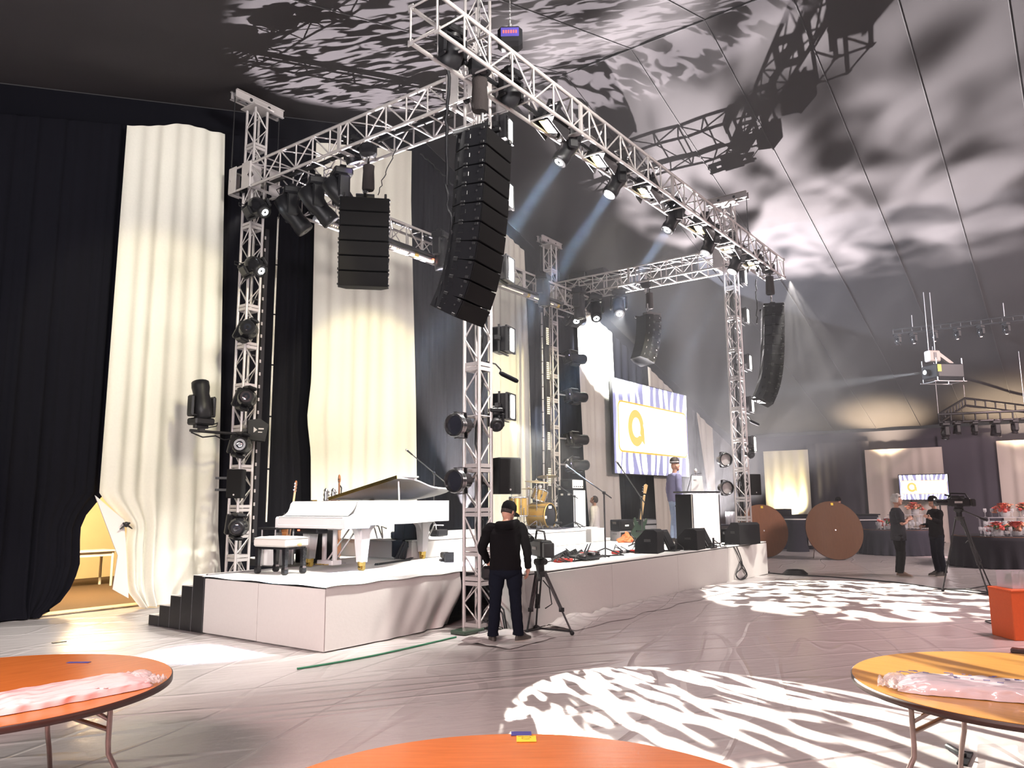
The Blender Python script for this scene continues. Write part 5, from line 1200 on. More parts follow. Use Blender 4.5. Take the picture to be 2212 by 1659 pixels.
# ---------------------------------------------------------------- people
def skin(name, pts, edges, rad, root, m, parent, sub=2, squash=None, extra=None):
    me = bpy.data.meshes.new(name); me.from_pydata([tuple(p) for p in pts], edges, []); me.update()
    o = bpy.data.objects.new(name, me); COL.objects.link(o)
    o.modifiers.new('skin', 'SKIN'); o.modifiers['skin'].use_smooth_shade = True
    sv = me.skin_vertices[0].data
    for i, r in enumerate(rad): sv[i].radius = (r if hasattr(r, '__len__') else (r, r)); sv[i].use_root = False
    roots = root if isinstance(root, (list, tuple)) else [root]
    for r in roots: sv[r].use_root = True
    o.modifiers.new('sub', 'SUBSURF'); o.modifiers['sub'].levels = sub; o.modifiers['sub'].render_levels = sub
    dg = bpy.context.evaluated_depsgraph_get(); ev = o.evaluated_get(dg)
    nm = bpy.data.meshes.new_from_object(ev); o.modifiers.clear(); o.data = nm; bpy.data.meshes.remove(me)
    nm.name = name; nm.materials.clear(); nm.materials.append(M[m])
    if squash:
        for v in nm.vertices:
            k = squash(v.co)
            if k: v.co = k
    if extra:                          # join further geometry (face features) into the same mesh
        vs = [v.co.copy() for v in nm.vertices]+[V(p) for p in extra.v]; off = len(nm.vertices)
        fs = [tuple(p.vertices) for p in nm.polygons]+[tuple(i+off for i in f) for f in extra.f]
        n2 = bpy.data.meshes.new(name); n2.from_pydata(vs, [], fs); n2.materials.append(M[m]); o.data = n2; nm = n2
    nm.polygons.foreach_set('use_smooth', [True]*len(nm.polygons)); nm.update()
    o.parent = parent; return o
def person(label, loc, yaw, height, pose, shirt, trouser, shoe, hair, long_sleeve=True, girth=1.0, hat=None, hair_style='short', cap_dir=None, look=(0, 0), group=None, hem=.86):
    """local frame: x to the figure's right, y forward, z up; pose overrides joints for a 1.75 m body"""
    t = thing('person', label, 'person', loc, yaw, group); s = height/1.75; t.scale = (s, s, s)
    J = dict(pel=(0, 0, .93), spi=(0, 0, 1.10), che=(0, .0, 1.30), nb=(0, -.01, 1.46), nt=(0, .01, 1.53), hd=(0, .025, 1.635), cr=(0, .01, 1.695))
    for k, sx in (('R', 1), ('L', -1)):
        J.update({'sh'+k: (sx*.175, -.01, 1.405), 'el'+k: (sx*.235, -.03, 1.13), 'wr'+k: (sx*.245, .04, .89), 'ha'+k: (sx*.24, .065, .81),
                  'hi'+k: (sx*.095, 0, .90), 'kn'+k: (sx*.105, .015, .50), 'an'+k: (sx*.11, -.03, .09), 'to'+k: (sx*.125, .13, .03)})
    J.update(pose); J = {k: V(v) for k, v in J.items()}; g = girth
    def build(name, spec, edges, m, root, **kw):
        ks = [a for a, _ in spec]; ix = {k: i for i, k in enumerate(ks)}
        pts = [J[a] if isinstance(a, str) else V(a) for a in ks]
        return skin(name, pts, [(ix[a], ix[b_]) for a, b_ in edges], [r for _, r in spec], ix[root], m, t, **kw)
    cy_ = (J['pel'].y+J['che'].y)/2
    def sq(co):
        if .9 < co.z < 1.44 and abs(co.x) < .2 and abs(co.y-cy_) < .26:
            ax = J['pel'].lerp(J['che'], max(0, min(1, (co.z-.93)/.37))).y
            return V((co.x, ax+(co.y-ax)*.78, co.z))
    # face: eyes, nose, mouth, ears placed on the head and turned with it
    H = Matrix.Translation(J['hd']) @ Matrix.Rotation(look[0], 4, 'Z') @ Matrix.Rotation(look[1], 4, 'X'); f = MB()
    f.ball((0, 0.0, 0), (.076, .094, .112), 14, 10, H)
    f.ball((0, .045, -.06), (.052, .05, .05), 10, 8, H)
    f.add([(-.016, .085, -.02), (.016, .085, -.02), (0, .118, -.022), (0, .09, .035)], [(0, 1, 2), (1, 3, 2), (3, 0, 2)], X=H)
    for k in (-1, 1):
        f.ball((k*.078, -.005, -.005), (.012, .024, .034), 8, 6, H); f.ball((k*.031, .082, .015), (.015, .012, .010), 8, 6, H)
    f.ball((0, .086, -.055), (.026, .012, .008), 8, 6, H)
    body = [('pel', .115), ('spi', .11), ('che', .095), ('nb', .05), ('nt', .05), ('hd', .07)]
    E_ = [('pel', 'spi'), ('spi', 'che'), ('che', 'nb'), ('nb', 'nt'), ('nt', 'hd')]
    for k in 'RL':
        body += [('sh'+k, .055), ('el'+k, .040), ('wr'+k, .026), ('ha'+k, .034), ('hi'+k, .085), ('kn'+k, .055), ('an'+k, .036), ('to'+k, .03)]
        E_ += [('che', 'sh'+k), ('sh'+k, 'el'+k), ('el'+k, 'wr'+k), ('wr'+k, 'ha'+k), ('pel', 'hi'+k), ('hi'+k, 'kn'+k), ('kn'+k, 'an'+k), ('an'+k, 'to'+k)]
    # fingers: five bent chains per hand
    for k, sx in (('R', 1), ('L', -1)):
        w_, h_ = J['wr'+k], J['ha'+k]; d = (h_-w_).normalized(); side = d.cross(V((sx, 0, 0))); side = side.normalized() if side.length > .1 else V((0, 1, 0)); nrm = d.cross(side).normalized()
        if nrm.dot(V((-sx, 0, 0))) < 0: nrm = -nrm
        for i, (o_, l) in enumerate(((-.027, .062), (-.009, .075), (.009, .08), (.027, .07))):
            p0 = h_+side*o_*-1+d*.012; f.tube([p0, p0+d*l*.45+nrm*.006, p0+d*l*.8+nrm*.022, p0+d*l*.95+nrm*.04], [.0095, .009, .008, .006], 6)
        p0 = w_.lerp(h_, .55)+side*.026; f.tube([p0, p0+side*.028+d*.025, p0+side*.032+d*.055+nrm*.012], [.012, .010, .007], 6)
    build('body', body, E_, 'skin', 'pel', squash=sq, extra=f)
    # eyes as dark dots, children of the figure
    e = MB()
    for k in (-1, 1): e.ball((k*.031, .092, .015), (.007, .005, .007), 6, 4, H)
    e.part('eyes', 'black', t)
    nz_ = lambda p, q: noise.noise((p*7, q*9, label.__len__()*.37))
    def cat(P, n):                      # smooth run through the given rows
        out = []
        for i in range(len(P)-1):
            p0, p1, p2, p3 = P[max(i-1, 0)], P[i], P[i+1], P[min(i+2, len(P)-1)]
            for q in range(n):
                t_ = q/n; out.append([.5*(2*b_+(c_-a_)*t_+(2*a_-5*b_+4*c_-d_)*t_*t_+(3*b_-a_-3*c_+d_)*t_**3) for a_, b_, c_, d_ in zip(p0, p1, p2, p3)])
        return out+[P[-1]]
    def loft(b, rows, n=28, wr=.03, cap=True):
        vs = []; R_ = cat(rows, 4)
        for i, (x, y, z, rx, ry) in enumerate(R_):
            for k in range(n):
                a = 2*PI*k/n; w_ = 1+wr*nz_(math.cos(a)+i*.2, math.sin(a)*1.3+i*.35)+wr*.6*math.sin(i*1.7+3*math.sin(a))
                ca, sa = math.cos(a), math.sin(a); vs.append((x+rx*w_*math.copysign(abs(ca)**.85, ca), y+ry*w_*math.copysign(abs(sa)**.85, sa), z))
        m_ = len(R_); b.add(vs, [(i*n+k, i*n+(k+1) % n, (i+1)*n+(k+1) % n, (i+1)*n+k) for i in range(m_-1) for k in range(n)]+([tuple(range(n-1, -1, -1))] if cap else []), True)
    def limb(b, rows, n=16, wr=.05):     # rows: point + radius
        R_ = cat([(*p_, r_) for p_, r_ in rows], 5)
        b.tube([r_[:3] for r_ in R_], [max(.01, r_[3]*(1+wr*math.sin(i*1.9)+wr*nz_(i*.3, 2))) for i, r_ in enumerate(R_)], n)
    P_, S_, C_, N_ = J['pel'], J['spi'], J['che'], J['nb']; sd = (J['shR']-J['shL']).length/2
    hemp = P_+(P_-S_)*((.93-hem)/.17); b = MB()
    loft(b, [(*hemp, .178*g, .132*g), (*P_, .174*g, .130*g), (*S_, .166*g, .120*g), (*C_, .184*g, .124*g), (*C_.lerp(N_, .42), .188*g, .116*g), (*C_.lerp(N_, .70), sd*1.14, .104), (*C_.lerp(N_, .86), sd*.85, .098), (*C_.lerp(N_, 1.0), .100, .088), (*N_.lerp(J['nt'], .3), .066, .064)])
    for k in 'RL':
        a, e_, w_ = J['sh'+k], J['el'+k], J['wr'+k]; ins = C_.lerp(a, .62)+V((0, 0, .035))
        if long_sleeve: limb(b, [(ins, .05), (a+V((0, 0, -.012)), .070), (a.lerp(e_, .5), .066), (e_, .057), (e_.lerp(w_, .5), .050), (w_, .041)])
        else: limb(b, [(ins, .05), (a+V((0, 0, -.012)), .072), (a.lerp(e_, .5), .080), (a.lerp(e_, .85), .082)])
    b.part('shirt', shirt, t)
    b = MB(); hm = (J['hiR']+J['hiL'])/2; W_ = P_+(S_-P_)*.35
    loft(b, [(*W_, .150*g, .112*g), (*P_, .165*g, .124*g), (*hm, .172*g, .130*g), (*(hm+V((0, 0, -.075))), .165*g, .122*g), (*(hm+V((0, 0, -.13))), .10, .08)], wr=.012)
    for k in 'RL':
        h_, k_, a_ = J['hi'+k], J['kn'+k], J['an'+k]
        limb(b, [(h_+V((0, 0, .0)), .092*g), (h_.lerp(k_, .3), .092*g), (h_.lerp(k_, .7), .080), (k_, .072), (k_.lerp(a_, .4), .070), (a_+V((0, 0, .06)), .064), (a_+V((0, 0, .0)), .070)], wr=.03)
    b.part('trousers', trouser, t)
    for k in 'RL':
        a, o_ = J['an'+k], J['to'+k]; d = (o_-a); d.z = 0; d.normalize(); side = V((-d.y, d.x, 0)); b = MB()
        Xs = Matrix((side, d, V((0, 0, 1)))).transposed().to_4x4(); Xs.translation = V((a.x, a.y, 0))+d*.05
        vs = []
        for z, w_, l0, l1 in ((.02, .047, -.10, .175), (.05, .05, -.10, .17), (.08, .045, -.09, .09), (.115, .042, -.085, .03)):
            for q in range(14):
                an = 2*PI*q/14; y = (l1 if math.sin(an) > 0 else -l0)*math.sin(an)*(1 if math.sin(an) > 0 else 1); vs.append((w_*math.cos(an)*(1.0 if math.sin(an) > -.2 else .85), y, z))
        b.add(vs, [(i*14+q, i*14+(q+1) % 14, (i+1)*14+(q+1) % 14, (i+1)*14+q) for i in range(3) for q in range(14)]+[tuple(range(42, 56))], True, Xs); so = b.part('shoe', shoe, t)
        b = MB(); b.prism([(p_[0]*1.04, p_[1]*1.03) for p_ in vs[:14]], .0, .024, Xs); b.part('sole', 'sole', so)
    if hair_style != 'none':
        b = MB(); th = {'short': .012, 'fluffy': .035}[hair_style]
        def hr(u, v):
            a = 2*PI*u; ph = PI/2*v*1.25; x, y, z = math.cos(a)*math.sin(ph), math.sin(a)*math.sin(ph), math.cos(ph)
            lim = 1.0
            if y > .25 and z < .62: ph2 = math.acos(.62); x, y, z = math.cos(a)*math.sin(min(ph, ph2)), math.sin(a)*math.sin(min(ph, ph2)), max(z, .60)
            if z < -.25: z = -.25
            k = 1+.25*noise.noise((x*3, y*3, z*3)) if hair_style == 'fluffy' else 1+.06*noise.noise((x*5, y*5, z*5))
            return ((.076+th)*x*k, (.094+th)*y*k, (.112+th)*z*k)
        b.grid(hr, 28, 12, X=H); b.part('hair', hair, t)
    if hat:
        b = MB(); kind, m = hat
        if kind == 'cap':
            b.lathe([(.094, -.0), (.098, .03), (.088, .08), (.055, .118), (0, .130)], H @ Matrix.Translation((0, -.002, .02)) @ Matrix.Diagonal((.95, 1.12, 1, 1)), 18)
            Pz = [(-.075, .07), (.075, .07), (.072, .13), (.04, .185), (-.04, .185), (-.072, .13)]; b.prism(Pz, .018, .026, H @ Matrix.Translation((0, 0, .0)) @ Matrix.Rotation(-.1, 4, 'X')); b.part('cap', m, t)
        else:
            b.lathe([(.088, .0), (.094, .02), (.094, .06), (.082, .10), (.05, .135), (.0, .145)], H @ Matrix.Translation((0, -.012, .052)) @ Matrix.Diagonal((.98, 1.15, 1, 1)), 18); c = b.part('beanie', m, t)
            b = MB(); b.lathe([(.092, .012), (.098, .02), (.098, .035), (.094, .045)], H @ Matrix.Translation((0, -.012, .052)) @ Matrix.Diagonal((.98, 1.15, 1, 1)), 18, caps=False); b.part('band', 'steel', c)
    return t
FY = HEAD-PI/2                         # yaw at which a figure's forward (+y local) points straight away from the camera
# man watching the camera on sticks, seen from behind, head bowed to his right
mp = (gz(1065, 1388, 0)+gz(1120, 1386, 0))/2
A1 = person('man in black sweatshirt and dark jeans seen from behind beside the near tower', (mp.x, mp.y, 0), FY+.05, 1.74,
    dict(che=(0.0, .04, 1.27), nb=(.02, .10, 1.42), nt=(.035, .14, 1.48), hd=(.05, .18, 1.555), cr=(.05, .2, 1.62), shR=(.20, .05, 1.37), shL=(-.19, .04, 1.37), elR=(.27, .04, 1.10), wrR=(.29, .12, .87), haR=(.285, .16, .80),
         elL=(-.285, .0, 1.12), wrL=(-.22, .17, .95), haL=(-.19, .22, .90), hiR=(.10, 0, .88), hiL=(-.10, 0, .88), knR=(.125, .02, .47), anR=(.15, -.02, .09), knL=(-.125, .0, .47), anL=(-.155, -.05, .09), toR=(.27, .09, .03), toL=(-.17, .12, .03)),
    'cloth_black', 'jeans_dark', 'shoe', 'hair_dark', True, 1.12, ('cap', 'cloth_black'), 'short', look=(-.75, -.35))
bg = MB(); bg.box((0, 0, 0), (.15, .12, .17), bev=.035); o = bg.part('hip_pouch', 'black', A1); o.location = (-.22, .02, .82)
hd_ = MB(); hd_.tube([(.03+.12*math.cos(a), .045+.085*math.sin(a), 1.425+.035*math.sin(a+.4)) for a in [PI*.95+k*PI*1.1/9 for k in range(10)]], [.03, .045, .055, .06, .062, .062, .06, .055, .045, .03], 10); hd_.part('hood', 'cloth_black', A1)
bt = MB(); bt.tube([(.155*math.cos(a), .02+.13*math.sin(a), .925) for a in [k*PI/10 for k in range(20)]], .02, 6, closed=True); bt.part('belt', 'blackmetal', A1)
# man at the lectern
pp = at(1456, 18.1, SZ)
person('man in black beanie and lilac grey hoodie standing at the lectern', pp, FY-1.25, 1.86, dict(wrR=(.25, .02, .88), haR=(.25, .04, .80), wrL=(-.25, .0, .88), haL=(-.25, .02, .80)), 'hoodie_lilac', 'jeans_light', 'shoe', 'hair_grey', True, 1.02, ('beanie', 'hair_dark'), 'none', look=(-.1, 0))
# man in white shirt behind the platform, looking up
pp = at(1281, 22.4, 0.0)
person('man in white shirt looking up, half hidden behind the drum platform', pp, FY+1.15, 1.84, dict(hd=(0, -.01, 1.63), nt=(0, -.01, 1.53)), 'cloth_white', 'cloth_trousers', 'shoe', 'hair_dark', True, 1.0, None, 'short', look=(0, .55))
# two men talking on the right
pp = gz(1948, 1246, 0)
person('man with fluffy grey hair and charcoal shirt, arms bent across his chest', (pp.x, pp.y, 0), FY-1.8, 1.76, dict(elR=(.25, .03, 1.12), wrR=(.13, .24, 1.22), haR=(.06, .27, 1.27), elL=(-.25, .0, 1.12), wrL=(-.14, .22, 1.17), haL=(-.07, .26, 1.22), knR=(.11, .02, .49), toR=(.16, .13, .03)), 'cloth_char', 'cloth_trousers', 'shoe_brown', 'hair_grey', False, 1.14, None, 'fluffy', look=(-.25, 0), hem=.78)
pp = gz(2031, 1245, 0)
person('man in black top, dark jeans and black cap reaching an arm out beside the camera', (pp.x, pp.y, 0), FY+1.65, 1.72, dict(elL=(-.33, .12, 1.20), wrL=(-.42, .36, 1.27), haL=(-.43, .44, 1.31), elR=(.25, .02, 1.12), wrR=(.13, .25, 1.10), haR=(.08, .32, 1.09)), 'cloth_black', 'jeans_dark', 'shoe', 'hair_dark', True, 1.02, ('cap', 'cloth_black'), 'short', look=(.25, .1))
nt_ = thing('folded_paper', 'folded pale paper held by the man in the black cap', 'paper', (pp.x, pp.y, 0), FY+1.65); MB().box((.10, .36, 1.07), (.16, .12, .02), Matrix.Translation((0, 0, 0)), bev=.004).part('sheet', 'drape_white', nt_)
# person far behind the upended table
pp = pd(1812, 1100, 26.0)
person('person in a dark cap far behind the upended round tables', (pp.x, pp.y, 0), FY+2.6, 1.74, dict(), 'cloth_black', 'cloth_trousers', 'shoe', 'hair_dark', True, 1.0, ('cap', 'cloth_black'), 'short')
# ---------------------------------------------------------------- camera on sticks
def camera_rig(label, c, feet, h, look, tall, cat='video camera'):
    c = V(c); t = thing('camera_tripod', label[0], 'tripod', (c.x, c.y, 0)); hz_ = h
    for f in feet:
        f = V(f)-V((c.x, c.y, 0)); tp = V((0, 0, hz_))+V((f.x, f.y, 0)).normalized()*.06; f.z = .03
        side = (f-tp).cross(V((f.y, -f.x, 0))).normalized(); side = V((-f.y, f.x, 0)).normalized()
        lg = rod(t, 'leg', tp+side*.025, tp.lerp(f, .62)+side*.02, .014, 'blackmetal'); rod(t, 'leg_tube', tp-side*.025, tp.lerp(f, .62)-side*.02, .014, 'blackmetal')
        rod(t, 'lower_leg', tp.lerp(f, .4), f, .013, 'blackmetal'); block(t, 'leg_clamp', tp.lerp(f, .62), (.05, .05, .05), 'black')
        rod(t, 'spreader', (0, 0, .06), (f.x*.95, f.y*.95, .05), .013, 'blackmetal'); MB().ball(f+V((0, 0, .0)), (.03, .03, .028), 8, 6).part('foot', 'black', t)
    MB().cyl((0, 0, hz_-.05), (0, 0, hz_+.02), .075, .085, 14).part('bowl', 'blackmetal', t)
    b = MB(); b.cyl((0, 0, hz_+.02), (0, 0, hz_+.10), .05, n=12); b.box((0, 0, hz_+.14), (.13, .16, .08), bev=.02); b.cyl((-.09, 0, hz_+.13), (.09, 0, hz_+.13), .04, n=12); b.part('fluid_head', 'black', t)
    L = V(look).normalized(); s = V((-L.y, L.x, 0))
    rod(t, 'pan_handle', V((0, 0, hz_+.13))-L*.05+s*.08, V((0, 0, hz_-.05))-L*.42+s*.15, .012, 'blackmetal'); MB().cyl(V((0, 0, hz_+.0))-L*.3+s*.125, V((0, 0, hz_-.05))-L*.42+s*.15, .019, n=8).part('grip', 'black', t)
    MB().tube([(0.05, 0, hz_-.1), (.12, -.05, hz_-.2), (.10, -.1, hz_-.4), (.02, -.05, hz_-.45)], .008, 5).part('cable', 'red' if tall < .3 else 'black', t)
    R = frame((L.x, L.y, 0), za=(0, 0, 1)); k = thing('video_camera', label[1], cat, (c.x, c.y, hz_+.19), R)
    l = tall
    b = MB(); b.box((-.02*l, 0, .10*l/.4), (.42*l/.4, .13*l/.4, .17*l/.4), bev=.02); b.part('body', 'black', k)
    b = MB(); b.lathe([(.05, .0), (.062, .02), (.06, .16), (.075, .2), (.08, .26), (.07, .262), (.06, .2)], Matrix.Translation((.18*l/.4, 0, .1*l/.4)) @ Matrix.Rotation(PI/2, 4, 'Y') @ Matrix.Scale(l/.4, 4), 16); ln = b.part('lens', 'blackgloss', k)
    b = MB(); b.lathe([(0, .235), (.06, .23)], Matrix.Translation((.18*l/.4, 0, .1*l/.4)) @ Matrix.Rotation(PI/2, 4, 'Y') @ Matrix.Scale(l/.4, 4), 16); b.part('front_glass', 'lens_glass', ln)
    b = MB(); b.tube([(-.18*l/.4, 0, .19*l/.4), (-.14*l/.4, 0, .27*l/.4), (.12*l/.4, 0, .28*l/.4), (.17*l/.4, 0, .19*l/.4)], .014, 6); b.part('carry_handle', 'black', k)
    b = MB(); b.box((.06*l/.4, .12*l/.4, .2*l/.4), (.16*l/.4, .07*l/.4, .07*l/.4), bev=.012); b.cyl((-.02*l/.4, .12*l/.4, .2*l/.4), (-.1*l/.4, .12*l/.4, .2*l/.4), .025, .032, 10); b.part('viewfinder', 'black', k)
    b = MB(); b.box((-.27*l/.4, 0, .09*l/.4), (.08*l/.4, .11*l/.4, .15*l/.4), bev=.012); b.part('battery', 'blackmetal', k)
    b = MB(); b.cyl((.02, .07*l/.4, .2*l/.4), (.24*l/.4, .07*l/.4, .25*l/.4), .014, n=8); b.part('microphone', 'drape_black', k)
    b = MB(); b.box((0, .068*l/.4, .1*l/.4), (.14*l/.4, .004, .035)); b.part('side_mark', 'alu', k)
    MB().box((0, 0, -.0), (.14, .07, .02), bev=.004).part('base_plate', 'blackmetal', k)
    return t
fA = [gz(1138, 1372, 0), gz(1236, 1373, 0), gz(1158, 1359, 0)]; cA = (fA[0]+fA[1]+fA[2])/3; q = pd(1168, 1240, cA.dot(FW0)-CAM.dot(FW0)); cA = V((q.x, q.y, 0))
camera_rig(('black camera tripod standing in front of the stage beside the man seen from behind', 'video camera seen end-on, on the tripod in front of the stage'), cA, fA, .76, (.62, .78, 0), .50)
fB = [gz(2037, 1278, 0), gz(2135, 1286, 0), gz(2140, 1270, 0)]; q = pd(2084, 1240, 14.4); cB = V((q.x, q.y, 0))
camera_rig(('tall black camera tripod beside the man in the black cap', 'broadcast camera with a long lens on the tall tripod at right'), cB, fB, 1.33, (-RT0.x*.9+.3, -RT0.y*.9+.2, 0), .36)
# ---------------------------------------------------------------- round tables
def round_table(label, c, r, wood, yaw):
    t = thing('round_table', label, 'table', (c[0], c[1], 0), yaw, 'round folding tables in the foreground')
    Z = .76
    MB().lathe([(0, Z-.028), (r-.006, Z-.028), (r-.006, Z-.0), (r-.03, Z), (0, Z)], n=96, smooth=False).part('tabletop', wood, t)
    MB().lathe([(r-.008, Z-.034), (r, Z-.032), (r, Z-.004), (r-.008, Z-.001)], n=96, caps=False).part('edge_band', 'edge', t)
    for s in (-1, 1):
        for y in (-.34, .34):
            b = MB(); b.tube([(s*.50, y, Z-.03), (s*.50, y, .44), (s*.505, y*1.0, .38), (s*.54, y*1.12, .28), (s*.60, y*1.3, .0)], .014, 8); b.part('leg', 'leg', t)
        rod(t, 'crossbar', (s*.50, -.34, .50), (s*.50, .34, .50), .013, 'leg'); rod(t, 'floor_bar', (s*.5, -.33, Z-.035), (s*.5, .33, Z-.035), .013, 'leg')
        for y in (-.3, .3): rod(t, 'brace', (s*.50, y*1.1, .55), (s*.26, y*.9, Z-.035), .011, 'leg')
    MB().box((0, 0, Z-.045), (.1, 1.3, .03)).part('stringer', wood, t); 
    for s in (-1, 1): MB().box((s*.26, 0, Z-.045), (.08, 1.2, .03)).part('cleat', wood, t)
    return t
def cw(X, Y): p = RT0*X+FW0*Y+V((CAM.x, CAM.y, 0)); return p
tl = cw(-2.70, 4.10); T1 = round_table('round plywood table at lower left with a pink wrapped bundle on it', tl, .90, 'wood', FY+.95)
tr_ = cw(2.60, 4.00); T2 = round_table('round honey coloured table at lower right with a pale wrapped bundle on it', tr_, .87, 'wood2', FY-.85)
tf = cw(0.0, 2.36); T3 = round_table('round orange table nearest the camera with a yellow sticky note', tf, .89, 'wood', FY)
def note(label, p, yaw, X=None, grp=None):
    t = thing('sticky_note', label, 'note', p, yaw, grp)
    if X is not None: m = X.to_4x4(); m.translation = V(p); t.matrix_world = m
    MB().box((0, 0, .0008), (.076, .076, .0016)).part('paper', 'postit', t)
    b = MB(); b.tube([(.018*math.cos(a), .004+.014*math.sin(a), .0022) for a in [k*PI/8 for k in range(15)]], .0012, 4); b.box((-.022, .027, .002), (.022, .003, .001)); b.box((.02, .029, .002), (.016, .003, .001)); b.part('handwriting', 'ink', t)
    return t
q = gz(1137, 1596, .762); note('yellow sticky note with a drawn circle on the nearest orange table', q, FY)
q = gz(1126, 1585, .762); b = MB(); b.box((0, 0, .001), (.08, .05, .002)); o = b.part('blue_tape', 'tape_blue'); o.location = q; o.rotation_euler = (0, 0, FY); tag(o, 'piece of blue tape at the rim of the nearest table', 'tape')
q = gz(170, 1431, .762); b = MB(); b.box((0, 0, .001), (.13, .03, .002)); o = b.part('blue_tape', 'tape_blue'); o.location = q; o.rotation_euler = (0, 0, FY); tag(o, 'faded blue tape strip on the left table', 'tape')
def bundle(label, c, yaw, L, Wd, H_, m, seed, tail):
    t = thing('linen_bundle', label, 'bundle', (c[0], c[1], .761), yaw, 'wrapped linen bundles')
    def fn(u, v):
        x = (u-.5)*L; e = min(u, 1-u)*L; pr = min(1, e/.12)**.5; a = PI*v
        y = math.cos(a)*Wd/2*(.75+.25*pr); z = max(0, math.sin(a))**.45*H_*(.35+.65*pr)
        n = noise.noise((x*5+seed, v*6, 0)); n2 = noise.noise((x*16, v*9, seed))
        z = z*(1+.10*n+.05*n2)+.003*math.sin(40*v+6*n); return (x+.03*n, y+.012*n2, max(0.002, z))
    b = MB(); b.grid(fn, 90, 36); b.part('linen', m, t)
    b = MB()
    def tf_(u, v):
        x = L/2*tail-.05*tail+tail*.14*u; y = (v-.5)*Wd*(.9+.3*math.sin(5*u)); n = noise.noise((u*6, v*8, seed+3)); return (x, y, .012+.03*(1-u)*(1-abs(v-.5))+.022*abs(n)*(1+u))
    b.grid(tf_, 24, 30); b.part('plastic_end', 'plastic_clear', t)
    b = MB(); b.ball((L/2*tail*1.02, .04, .03), (.06, .05, .03), 10, 6); b.part('twisted_knot', 'plastic_clear', t)
    if seed > 5:
        b = MB(); r = random.Random(6)
        for k in range(26):
            x, y = r.uniform(-.32, .3), r.uniform(-.07, .05); b.box((x, y, H_+.006), (r.uniform(.01, .03), .008, .002), Matrix.Rotation(r.uniform(-.2, .2), 4, 'Z'))
        b.part('printed_label', 'printblue', t)
    return t
a, c = gz(285, 1462, .80), gz(-30, 1518, .80); m_ = (a+c)/2
bundle('pink linen bundle in clear film on the left table', (m_.x, m_.y), math.atan2(a.y-c.y, a.x-c.x), (a-c).length*1.16, .30, .06, 'film', 2, 1)
a, c = gz(2260, 1492, .80), gz(1960, 1468, .80); m_ = (a+c)/2
bundle('pale linen bundle in clear printed film on the right table', (m_.x, m_.y), math.atan2(a.y-c.y, a.x-c.x), (a-c).length*1.15, .26, .07, 'film_white', 9, -1)
# upended tables
def upended(label, u, vbot, d, r, yaw, tilt, m):
    p = pd(u, vbot, d); p.z = 0; t = thing('upended_table', label, 'table', (p.x, p.y, 0.0), yaw, 'upended round tables')
    X = Matrix.Rotation(-tilt, 4, 'X') @ Matrix.Translation((0, 0, r+.01)) @ Matrix.Rotation(PI/2, 4, 'X')
    MB().lathe([(0, -.012), (r, -.012), (r, .012), (0, .014)], X, 64, False).part('tabletop', m, t)
    MB().lathe([(r-.002, -.014), (r+.004, -.012), (r+.004, .012), (r-.002, .014)], X, 64, caps=False).part('edge_band', 'edge', t)
    b = MB(); b.cyl((0.03, -.0, .012), (.03, 0, .02), .022, n=10, X=X); b.part('centre_plug', 'steel', t)
    b = MB(); b.box((.02*0+.05, r*.90, .016), (.07, .07, .004), X); b.part('sticky_note', 'postit', t)
    for s in (-1, 1): rod(t, 'folded_leg', (s*.45, .10, .25), (s*.45, .42, 1.2), .015, 'leg'); rod(t, 'prop_leg', (s*.5, .55, .02), (s*.45, .32, .9), .014, 'leg')
    return t
upended('brown round table upended on its rim beside the stage end', 1655, 1199, 23.4, .78, FY+.12, .16, 'wood3')
upended('darker brown round table upended on its rim in the open floor', 1813, 1207, 22.3, .83, FY+.05, .22, 'wood4')
# ---------------------------------------------------------------- dressed tables
def flower(name, m, r):
    b = MB()
    for k in range(6):
        a = k*PI/3; b.grid(lambda u, v, a=a: ((r*.2+r*.9*v)*math.cos(a+(u-.5)*1.1*(1-.4*v)), (r*.2+r*.9*v)*math.sin(a+(u-.5)*1.1*(1-.4*v)), r*(.2+.55*math.sin(v*2.2))), 2, 3)
    b.ball((0, 0, r*.35), r*.42, 6, 5); return b.mesh(name, m)
FLM = [flower('flower', 'petal', .11), flower('flower', 'petal3', .10), flower('flower', 'petal2', .09)]
def arrangement(label, p, n, seed, spread=.32, hh=.30, grp='flower arrangements on the dressed tables'):
    t = thing('flower_arrangement', label, 'flowers', p, 0, grp); r = random.Random(seed)
    MB().lathe([(.09, 0), (.11, .02), (.13, .16), (.125, .17), (.1, .05), (0, .02)], n=14).part('vase', 'glass', t)
    b = MB()
    for k in range(14):
        a = r.uniform(0, 6.28); b.add([(0, 0, .12), (.1*math.cos(a-.3), .1*math.sin(a-.3), .2), (.28*math.cos(a), .28*math.sin(a), .22+.1*r.random()), (.1*math.cos(a+.3), .1*math.sin(a+.3), .2)], [(0, 1, 2, 3)])
    b.part('leaves', 'leaf', t)
    for k in range(n):
        a = r.uniform(0, 6.28); d = spread*math.sqrt(r.random()); X = Matrix.Translation((d*math.cos(a), d*math.sin(a)*.8, hh*(1-.6*(d/spread)**2)-.02)) @ Euler((-math.sin(a)*d*2, math.cos(a)*d*2, a)).to_matrix().to_4x4()
        link('flower', FLM[k % 2 if seed % 3 else (2 if k % 2 else 0)], t, mtx=X @ Matrix.Scale(r.uniform(.8, 1.25), 4))
    return t
